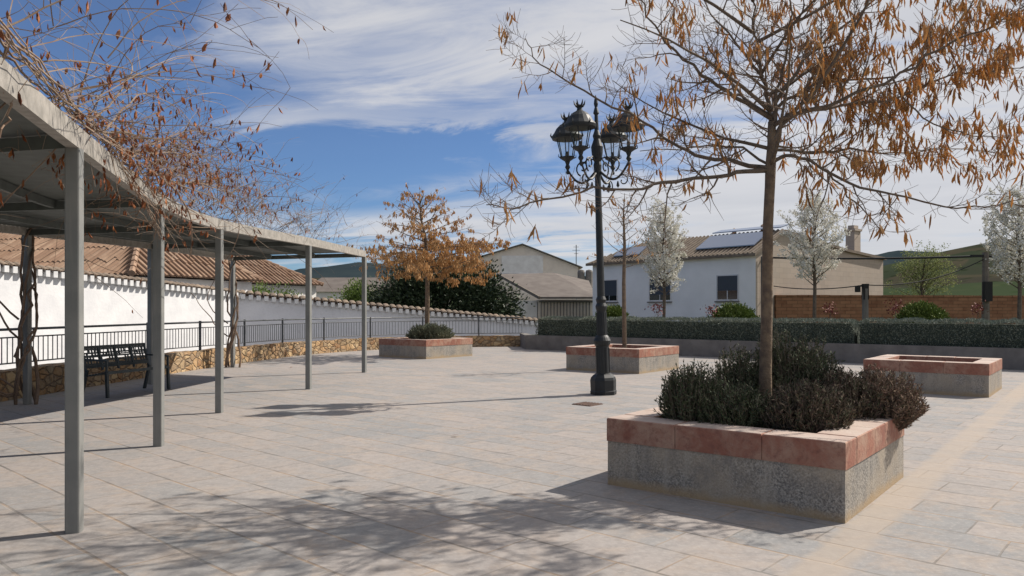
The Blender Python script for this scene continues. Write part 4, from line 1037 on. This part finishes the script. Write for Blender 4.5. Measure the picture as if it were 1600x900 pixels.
def leafy_mass(name, c, rx, ry, rz, mt, label, cat, n, L, w, seed, trunk=True, clump=140):
    root = bush(name, c, rx, ry, rz, mt, label, cat, n, L, w, None, stems=False, clump=clump, seed=seed, up=.1)
    if trunk:
        t = MB(); c = Vector(c); t.tube([(c.x, c.y, -.9), (c.x+.1, c.y, c.z+rz*.5)], [.25, .12], 7); t.build('trunk', M['bark_grey'], root)
    return root
q = wp(690, 480, 43); r_ = leafy_mass('evergreen_tree', (q.x, 43, 1.0), 4.3, 2.6, 3.3, M['evergreen'], 'broad dark evergreen tree with dense foliage behind the far pod tree', 'tree', 30000, .22, .10, 81, clump=260)
q = wp(565, 470, 45); leafy_mass('leafy_shrub', (q.x-.2, 45, .8), 1.9, 1.2, 2.2, M['fresh'], 'bright green bush behind the wall, left of the dark evergreen tree', 'bush', 6500, .16, .08, 82, clump=90)
q = wp(425, 455, 38); leafy_mass('leafy_shrub', (q.x, 38, 1.5), 1.9, .8, 1.0, M['fresh'], 'low yellow-green bush showing over the wall below the smaller clay roof', 'bush', 3000, .14, .07, 83, clump=60)
q = wp(1440, 470, 50); 
pt_ = thing('pale_tree', (q.x, 50, .4), 'thin pale green tree just coming into leaf beyond the brick wall', 'tree'); T = Tree(91)
tb = MB(); tb.tube([(q.x, 50, .3), (q.x, 50, 3.2), (q.x+.2, 50, 4.6)], [.12, .08, .03], 6); tb.build('trunk', M['bark_grey'], pt_)
for k in range(30):
    a = k*2.4; qq = T.child(Vector((q.x+.1, 50, 1.8+k*.09)), Vector((math.cos(a), math.sin(a), .9)), 2.6*(1-k*.014), .03, .0, 6, .12); T.limb(qq, .03, .006, True, 4); T.spawn(qq, .015, .004, 7, .9, 0, .02)
T.big.build('limbs', M['bark_grey'], pt_); T.fine.build('twigs', M['twig'], pt_)
lb = MB()
for qq, _ in T.tw:
    for k in range(26):
        p = qq[T.rnd.randrange(1, len(qq))]+Vector((T.rnd.gauss(0, .12), T.rnd.gauss(0, .12), T.rnd.gauss(0, .12))); lb.leaf(p, Vector((T.rnd.gauss(0, 1), T.rnd.gauss(0, 1), T.rnd.gauss(0, 1))).normalized(), Vector((T.rnd.gauss(0, 1), T.rnd.gauss(0, 1), 1)), .11, .07)
lb.build('leaves', M['pale_leaf'], pt_)

# ------------------------------------------------------------------ street lamp
def lantern(c, s, parent_arm):
    c = Vector(c); fr = MB()
    fr.lathe(c, [(.02, -.30), (.035, -.27), (.022, -.22), (.05, -.17), (.03, -.12), (.05, -.06), (.11, -.02), (.135, 0), (.135, .02), (.10, .03)], 12)     # cup
    for k in range(6):
        a = math.radians(60*k+15); b = Vector((math.cos(a), math.sin(a), 0))
        fr.tube([c+b*.12+Vector((0, 0, .02)), c+b*.20+Vector((0, 0, .36))], .009, 4)
        fr.tube([c+b*.125+Vector((0, 0, .0)), c+b*.17+Vector((0, 0, .02)), c+b*.17+Vector((0, 0, .07))], [.012, .010, .004], 5)
    ring = [c+Vector((math.cos(math.radians(t*30)), math.sin(math.radians(t*30)), 0))*.205+Vector((0, 0, .36)) for t in range(13)]; fr.tube(ring, .012, 5)
    cage = fr.build('lantern_cage', M['lamp'], parent_arm)
    gl = MB(); gl.lathe(c, [(.11, .03), (.19, .355)], 6); gl.f = gl.f[:-2]; gl.build('glass', M['clear'], cage)
    rf = MB(); rf.lathe(c, [(.20, .34), (.275, .35), (.285, .40), (.265, .43), (.235, .47), (.19, .55), (.13, .61), (.075, .64), (.05, .66), (.045, .70), (.075, .73), (.05, .75), (.02, .76)], 18)
    for k in range(6):
        a = math.radians(60*k); b = Vector((math.cos(a), math.sin(a), 0)); rf.tube([c+b*.05+Vector((0, 0, .72)), c+b*.085+Vector((0, 0, .77)), c+b*.10+Vector((0, 0, .83))], [.02, .016, .004], 5)
        rf.tube([c+b*.27+Vector((0, 0, .38)), c+b*.30+Vector((0, 0, .42)), c+b*.29+Vector((0, 0, .47))], [.02, .014, .004], 5)
    rf.build('lantern_roof', M['lamp'], cage, smooth=False)
    st = MB(); st.tube([c+Vector((0, 0, .03)), c+Vector((0, 0, .12))], .03, 8); st.build('lamp_holder', M['lamp'], cage)
def street_lamp():
    b = gp(943, 616); root = thing('street_lamp', (b.x, b.y, 0), 'tall black cast-iron lamp post with four ornate lanterns', 'street lamp')
    m = MB(); m.lathe(b, [(.235, 0), (.24, .06), (.23, .08), (.235, .26), (.22, .31), (.17, .36), (.135, .38)], 8); m.lathe(b+Vector((0, 0, .37)), [(.125, 0), (.12, .5), (.15, .54), (.16, .60), (.13, .66), (.10, .70)], 20)
    for k in range(8):
        a = math.radians(45*k+22.5); m.bar(b+Vector((math.cos(a)*.12, math.sin(a)*.12, .40)), b+Vector((math.cos(a)*.12, math.sin(a)*.12, .84)), .03, .02)
    m.build('base', M['lamp'], root)
    m = MB(); m.lathe(b+Vector((0, 0, 1.05)), [(.09, 0), (.085, .45), (.10, .50), (.105, .54), (.08, .60), (.095, .66), (.07, .72), (.07, .80), (.061, 2.3), (.055, 2.86), (.06, 2.9), (.075, 3.09), (.06, 3.15), (.085, 3.2), (.10, 3.3), (.11, 3.42), (.08, 3.5), (.06, 3.56), (.075, 3.62), (.04, 3.72), (.032, 4.0), (.055, 4.03), (.045, 4.07), (.025, 4.14), (.04, 4.2), (.03, 4.27), (.005, 4.36)], 16)
    for k in range(12):
        a = math.radians(30*k); m.tube([b+Vector((math.cos(a)*.086, math.sin(a)*.086, 1.08)), b+Vector((math.cos(a)*.083, math.sin(a)*.083, 1.48))], .011, 4)
    m.build('pole', M['lamp'], root, smooth=False)
    for a in (-34, 56, 146, 236):
        c_, s_ = math.cos(math.radians(a)), math.sin(math.radians(a)); D = Vector((c_, s_, 0)); m = MB()
        R = .62; z0 = 4.11
        sc = []                                            # main S scroll
        for k in range(15):
            f = k/14; sc.append(b+D*(.06+(R-.06)*f)+Vector((0, 0, z0-.10-.26*math.sin(math.pi*f*.9)+.20*f)))
        m.tube(sc, [.026-.008*k/14 for k in range(15)], 6)
        cur = []
        for k in range(16):
            t = k/15; an = -1.2+t*6.6; r = .15*(1-t*.72); cur.append(b+D*(.30+r*math.cos(an))+Vector((0, 0, z0+.02+r*math.sin(an))))
        m.tube(cur, .014, 5); cur = []
        for k in range(14):
            t = k/13; an = 2+t*-5.6; r = .11*(1-t*.7); cur.append(b+D*(.50+r*math.cos(an))+Vector((0, 0, z0-.30+r*math.sin(an))))
        m.tube(cur, .012, 5)
        for f in (.3, .6): m.lathe(b+D*(.06+(R-.06)*f)+Vector((0, 0, z0-.42)), [(.004, 0), (.03, .04), (.02, .08), (.01, .12)], 6)
        m.tube([b+D*.06+Vector((0, 0, z0+.14)), b+D*.2+Vector((0, 0, z0+.16)), b+D*.34+Vector((0, 0, z0+.06))], .014, 5)
        arm = m.build('arm', M['lamp'], root); lantern(b+D*R+Vector((0, 0, z0+.24)), 1, arm)
    root.rotation_euler = (0, math.radians(-1.5), 0)
street_lamp()

# ------------------------------------------------------------------ pergola
PF = [Vector(p) for p in ((-.9, -1.6), (-2.0, 1.9), (-3.04, 5.29), (-3.98, 8.58), (-4.35, 11.32), (-3.91, 14.64), (-3.58, 18.45))]
PB = [Vector(p) for p in ((-5.0, -1.8), (-6.0, 2.5), (-6.9, 6.3), (-7.75, 9.4), (-7.86, 12.35), (-7.40, 15.6), (-7.35, 20.05))]
def zroof(Y): return 2.655+.0105*max(0, Y-5)
def pergola():
    root = thing('pergola', (-5, 8, 0), 'curving grey steel pergola with slatted canopy on slim square posts', 'pergola')
    f = smooth_line(PF, 8); b = smooth_line(PB, 8)
    def beam(line, w, h, name, mt, dz=0, off=0):
        m = MB(); n = len(line)
        for i, p in enumerate(line):
            t = (line[min(i+1, n-1)]-line[max(i-1, 0)]).normalized(); nr = Vector((-t.y, t.x)); z = zroof(p.y)+dz; q = p+nr*off
            m.v += [(q.x+nr.x*w/2, q.y+nr.y*w/2, z), (q.x-nr.x*w/2, q.y-nr.y*w/2, z), (q.x-nr.x*w/2, q.y-nr.y*w/2, z+h), (q.x+nr.x*w/2, q.y+nr.y*w/2, z+h)]
        for i in range(n-1):
            for k in range(4): a = i*4+k; c = i*4+(k+1) % 4; m.f.append((a, c, c+4, a+4))
        m.f += [(0, 1, 2, 3), (4*n-1, 4*n-2, 4*n-3, 4*n-4)]
        return m.build(name, mt, root)
    beam(f, .08, .15, 'front_beam', M['beam'], off=-.0)
    beam(b, .08, .15, 'back_beam', M['beam'])
    for fr in (.36, .69):
        mid = [p.lerp(q, fr) for p, q in zip(f, b)]; beam(mid, .05, .09, 'purlin', M['slat'], dz=.02)
    # slats across, laid close together on the purlins
    m = MB(); n = len(f); tot = [0]
    for i in range(n-1): tot.append(tot[-1]+(f[i+1]-f[i]).length)
    s = 0; i = 0
    while s < tot[-1]-.01:
        while tot[i+1] < s: i += 1
        e = (s-tot[i])/(tot[i+1]-tot[i]); p = f[i].lerp(f[i+1], e); q = b[i].lerp(b[i+1], e)
        dr = (q-p).normalized(); p2_ = p+dr*.045; q2 = q-dr*.045
        m.bar((p2_.x, p2_.y, zroof(p.y)+.125), (q2.x, q2.y, zroof(q.y)+.125), .088, .012); s += .092
    m.build('canopy_slats', M['slat'], root)
    ROT = (12, 12, 11, 5, -4, -10, -14)
    for i, (p, q) in enumerate(zip(PF, PB)):
        d = (q-p).normalized(); an = math.atan2(d.y, d.x)
        cb = MB(); z = zroof(p.y); cb.bar((p.x+d.x*.05, p.y+d.y*.05, z+.05), (q.x-d.x*.05, q.y-d.y*.05, zroof(q.y)+.05), .06, .095); cb.build('cross_beam', M['slat'], root)
        for P_ in (p, q):
            h = zroof(P_.y); m = MB(); w = .097; an2 = math.radians(ROT[i])
            R_ = Matrix.Rotation(an2, 3, 'Z'); prof = []
            for sx, sy in ((1, 1), (-1, 1), (-1, -1), (1, -1)):        # square tube with softened corners
                for k in range(3):
                    aa = math.atan2(sy, sx)+math.radians(-40+40*k); v = R_ @ Vector((sx*(w/2-.012)+math.cos(aa)*.012, sy*(w/2-.012)+math.sin(aa)*.012, 0)); prof.append((P_.x+v.x, P_.y+v.y))
            m.prism(prof, 0, h); m.build('post', M['steel'], root)
pergola()

# ------------------------------------------------------------------ climbing vines
def vine(name, label, spots, seed, trunk=None, bundle=()):
    R = random.Random(seed); root = thing(name, (*trunk[0][:2], 0) if trunk else (*spots[0][0][:2], 2.8), label, 'vine', 'climbing vines on the pergola')
    st = MB(); fine = MB(); lf = MB()
    if trunk:
        base = Vector(trunk[0]); top = trunk[1]
        tk = MB()
        for k in range(trunk[2]):
            pts = []; ph = R.uniform(0, 6.28); amp = R.uniform(.08, .2); r0 = R.uniform(.018, .032)
            for i in range(17):
                f = i/16; a = ph+f*R.uniform(5, 7); pts.append(Vector((base.x+math.cos(a)*amp*(1.1-.5*f)-trunk[3]*(1-f)*.0, base.y+math.sin(a)*amp*(1.1-.5*f), f*top)))
            tk.tube(pts, [r0*(1-.4*i/16) for i in range(17)], 6)
        for k in range(trunk[3]):
            a = R.uniform(2.4, 4.4); p0 = Vector((base.x+math.cos(a)*.12, base.y+math.sin(a)*.12, R.uniform(.1, 1.4))); pts = [p0]; d = Vector((math.cos(a), math.sin(a)*.6, R.uniform(-.3, .8)))
            for i in range(9):
                d = (d+Vector((R.gauss(0, .25), R.gauss(0, .25), R.gauss(.12, .2)))).normalized(); q = pts[-1]+d*.17; q.z = max(.03, q.z); pts.append(q)
            tk.tube(pts, [.018-.0012*i for i in range(10)], 5)
        tk.build('old_stem', M['vinedark'], root)
    def shoot(p, d, L, r, droop, lv, leafp):
        n = max(5, int(L/.11)); pts = [p.copy()]; d = d.normalized(); cur = Vector((R.gauss(0, .05), R.gauss(0, .05), 0))
        for i in range(n):
            d = (d+cur+Vector((R.gauss(0, .09), R.gauss(0, .09), R.gauss(0, .08)-droop*(i/n)*1.6))).normalized(); pts.append(pts[-1]+d*L/n)
            zr = zroof(pts[-1].y)+.16
        (st if r > .006 else fine).tube(pts, [max(.0015, r*(1-.75*i/n)) for i in range(n+1)], 5 if r > .006 else 3)
        for i in range(1, n+1):
            if lv > 0 and R.random() < .42:
                a = R.uniform(0, 6.28); t = (pts[i]-pts[i-1]).normalized(); sd_ = Vector((math.cos(a), math.sin(a), R.uniform(-.3, .8)))
                shoot(pts[i], t*.7+sd_, L*R.uniform(.2, .42), r*.5, droop*.8, lv-1, leafp)
            if R.random() < leafp:
                for _ in range(R.choice((1, 1, 2))):
                    lf.pod(pts[i]+Vector((R.gauss(0, .02), R.gauss(0, .02), 0)), R.uniform(.045, .09), R.uniform(.015, .034))
    for (p, dd_, spr, n, L, r, droop, leafp) in spots:
        for k in range(n):
            a = Vector(p)+Vector((R.gauss(0, spr[0]), R.gauss(0, spr[1]), abs(R.gauss(0, spr[2])))); d = Vector(dd_)+Vector((R.gauss(0, .45), R.gauss(0, .45), R.gauss(0, .3)))
            shoot(a, d, L*R.uniform(.5, 1.25), r*R.uniform(.6, 1.2), droop, 1, leafp)
    for (ctrl, n, rr, jit) in bundle:
        for k in range(n):
            cp = [Vector(c)+Vector((R.gauss(0, jit), R.gauss(0, jit), R.gauss(0, jit))) for c in ctrl]; q = smooth_line(cp, 6)
            q = [p+Vector((R.gauss(0, .008), R.gauss(0, .008), R.gauss(0, .008))) for p in q]; r0 = rr*R.uniform(.5, 1.2)
            st.tube(q, [r0*(1-.5*i/len(q)) for i in range(len(q))], 5)
            for i in range(2, len(q), 2):
                if R.random() < .4: shoot(q[i], Vector((R.gauss(0, 1), R.gauss(0, 1), R.gauss(-.1, .7))), R.uniform(.2, .5), .003, .1, 0, .12)
    st.build('stem', M['vine'], root); fine.build('twigs', M['vine'], root); lf.build('dry_leaves', M['vleaf'], root)
    print(name, len(lf.v)//8, len(fine.v))
zr = 2.84
vine('climbing_vine', 'vine with long arching pale shoots and red-brown leaves over the nearest bay of the pergola', [
    ((-2.75, 4.4, zr), (.25, .5, .22), (.12, .5, .06), 11, 1.45, .006, .12, .14),
    ((-3.2, 5.6, zr+.05), (.55, .3, .40), (.15, .5, .08), 13, 1.45, .006, .10, .15),
    ((-3.2, 4.6, zr+.3), (.8, .2, .45), (.3, .5, .25), 8, 1.6, .005, .14, .14),
    ((-3.0, 5.2, zr-.02), (-.28, 1, -.02), (.05, .4, .04), 8, 1.9, .007, .03, .08),
    ((-3.15, 5.7, zr+.02), (-.2, .9, .05), (.08, .5, .05), 22, .9, .005, .22, .26),
    ((-3.2, 5.9, zr), (.12, .2, -.8), (.10, .8, .04), 12, .45, .003, .2, .42),
    ((-2.9, 4.8, zr-.1), (-.1, -.1, -1), (.3, .5, .03), 1, .6, .004, .02, .1)], 101,
    bundle=[([(-2.4, 3.3, 2.9), (-2.75, 4.3, 2.93), (-3.0, 5.2, 2.90), (-3.25, 6.1, 2.88), (-3.45, 6.9, 2.72), (-3.62, 7.6, 2.50), (-3.75, 8.1, 2.30)], 6, .007, .03),
            ([(-2.3, 3.4, 2.88), (-2.7, 4.4, 2.90), (-3.1, 5.6, 2.92), (-3.5, 7.0, 2.88), (-3.95, 8.6, 2.86), (-4.2, 10.2, 2.9)], 4, .006, .03),
            ([(-2.55, 3.9, 2.84), (-2.7, 4.1, 2.6), (-2.75, 4.0, 2.42), (-2.95, 4.0, 2.36)], 1, .008, .02)])
vine('climbing_vine', 'dense tangle of fine twigs and rusty leaves above the second front post', [
    ((-3.85, 8.2, zr+.05), (.25, .25, .55), (.22, .8, .12), 80, 1.0, .005, .08, .13),
    ((-3.7, 7.4, zr+.05), (.35, .2, .45), (.2, .6, .12), 44, 1.0, .005, .08, .16),
    ((-3.6, 7.3, zr), (-.28, 1, -.05), (.07, .5, .05), 14, 1.7, .011, .05, .06),
    ((-3.95, 8.4, zr-.05), (.2, -.1, -.9), (.10, .5, .04), 14, .55, .004, .1, .25)], 102)
vine('climbing_vine', 'vine with greyish twig thicket over the third front post', [
    ((-4.3, 11.2, zr+.1), (.15, .1, .6), (.4, .9, .15), 100, .95, .005, .05, .05),
    ((-4.9, 12.5, zr+.1), (.1, .1, .6), (.6, .9, .15), 60, .9, .005, .05, .03)], 103, trunk=((-7.86+.02, 12.35-.02, 0), 2.85, 5, 6))
vine('climbing_vine', 'sparse grey twigs over the far bays of the pergola beyond the bench', [
    ((-5.2, 15.5, zr+.15), (.1, 0, .6), (.8, 1.2, .15), 90, 1.0, .005, .05, .03),
    ((-5.2, 18.4, zr+.2), (.2, 0, .5), (.8, .8, .15), 50, 1.05, .005, .08, .02)], 104, trunk=((-7.35, 20.05, 0), 2.95, 4, 2))

# ------------------------------------------------------------------ bench
def bench():
    o = Vector((-7.05, 13.98, 0)); ax = Vector((.27, .96, 0)).normalized(); fw = Vector((.96, -.27, 0)).normalized(); L = 1.5
    root = thing('metal_bench', o, 'dark metal bench with four pierced back panels beside the stone wall under the pergola', 'bench')
    P = lambda a, f, z: o+ax*a+fw*f+Vector((0, 0, z))       # a along, f forwards
    s = MB()
    for k in range(7): f = .22-.40*k/6; s.bar(P(-L/2, f, .44-.012*k), P(L/2, f, .44-.012*k), .05, .02)
    s.bar(P(-L/2, .25, .43), P(L/2, .25, .43), .03, .05); s.build('seat', M['bench'], root)
    bk = MB(); lean = lambda z: -.20-(z-.45)*.28
    for z in (.52, .86): bk.bar(P(-L/2, lean(z), z), P(L/2, lean(z), z), .03, .05)
    for k in range(5): a = -L/2+L*k/4; bk.bar(P(a, lean(.45), .45), P(a, lean(.88), .88), .035, .03)
    rb = random.Random(3)
    for k in range(4):                                           # pierced fretwork
        a0 = -L/2+L*k/4+.03; w = L/4-.06
        for r in range(5):
            z = .56+.26*r/4; bk.bar(P(a0, lean(z), z), P(a0+w, lean(z), z), .012, .028)
        for c in range(6):
            a = a0+w*c/5
            for r in range(4):
                if rb.random() < .8: z = .56+.26*r/4; bk.bar(P(a, lean(z), z), P(a, lean(z+.065), z+.065), .03, .012)
    bk.build('backrest', M['bench'], root)
    for a in (-L/2, L/2):
        for f0, f1, z in ((.24, .26, .43), (-.18, -.30, .47)):
            m = MB(); m.bar(P(a, f0, z), P(a, f1, 0), .045, .045); m.build('leg', M['bench'], root)
        m = MB(); m.bar(P(a, lean(.66), .66), P(a, .24, .64), .05, .03); m.bar(P(a, .24, .64), P(a, .24, .43), .04, .03); m.build('armrest', M['bench'], root)
bench()

# ------------------------------------------------------------------ small things
p = gp(918, 632); m = MB(); m.box((p.x, p.y, .006), (.36, .36, .012), Matrix.Rotation(math.radians(-42), 3, 'Z'))
for k in range(6): v = Matrix.Rotation(math.radians(-42), 3, 'Z') @ Vector((-.15+.06*k, 0, 0)); m.box((p.x+v.x, p.y+v.y, .015), (.02, .34, .008), Matrix.Rotation(math.radians(-42), 3, 'Z'))
tag(m.build('drain_cover', M['drain']), 'small rusty square drain cover in the paving near the lamp post', 'drain cover')
R = random.Random(9)
for (px, py, lb_) in ((705, 683, 'single dry leaf lying in the middle of the paving'), (452, 575, 'dry leaf lying on the paving near the far pergola posts')):
    p = gp(px, py); m = MB(); i = 0
    for k in range(2): m.leaf(p+Vector((0, .03*k, .008+.012*k)), Vector((.9, .3*(-1)**k, .12)).normalized(), Vector((0, .2, 1)), .10, .05)
    tag(m.build('fallen_leaf', M['vleaf']), lb_, 'leaf', 'fallen leaves')
# metal feet plates of nothing else: end
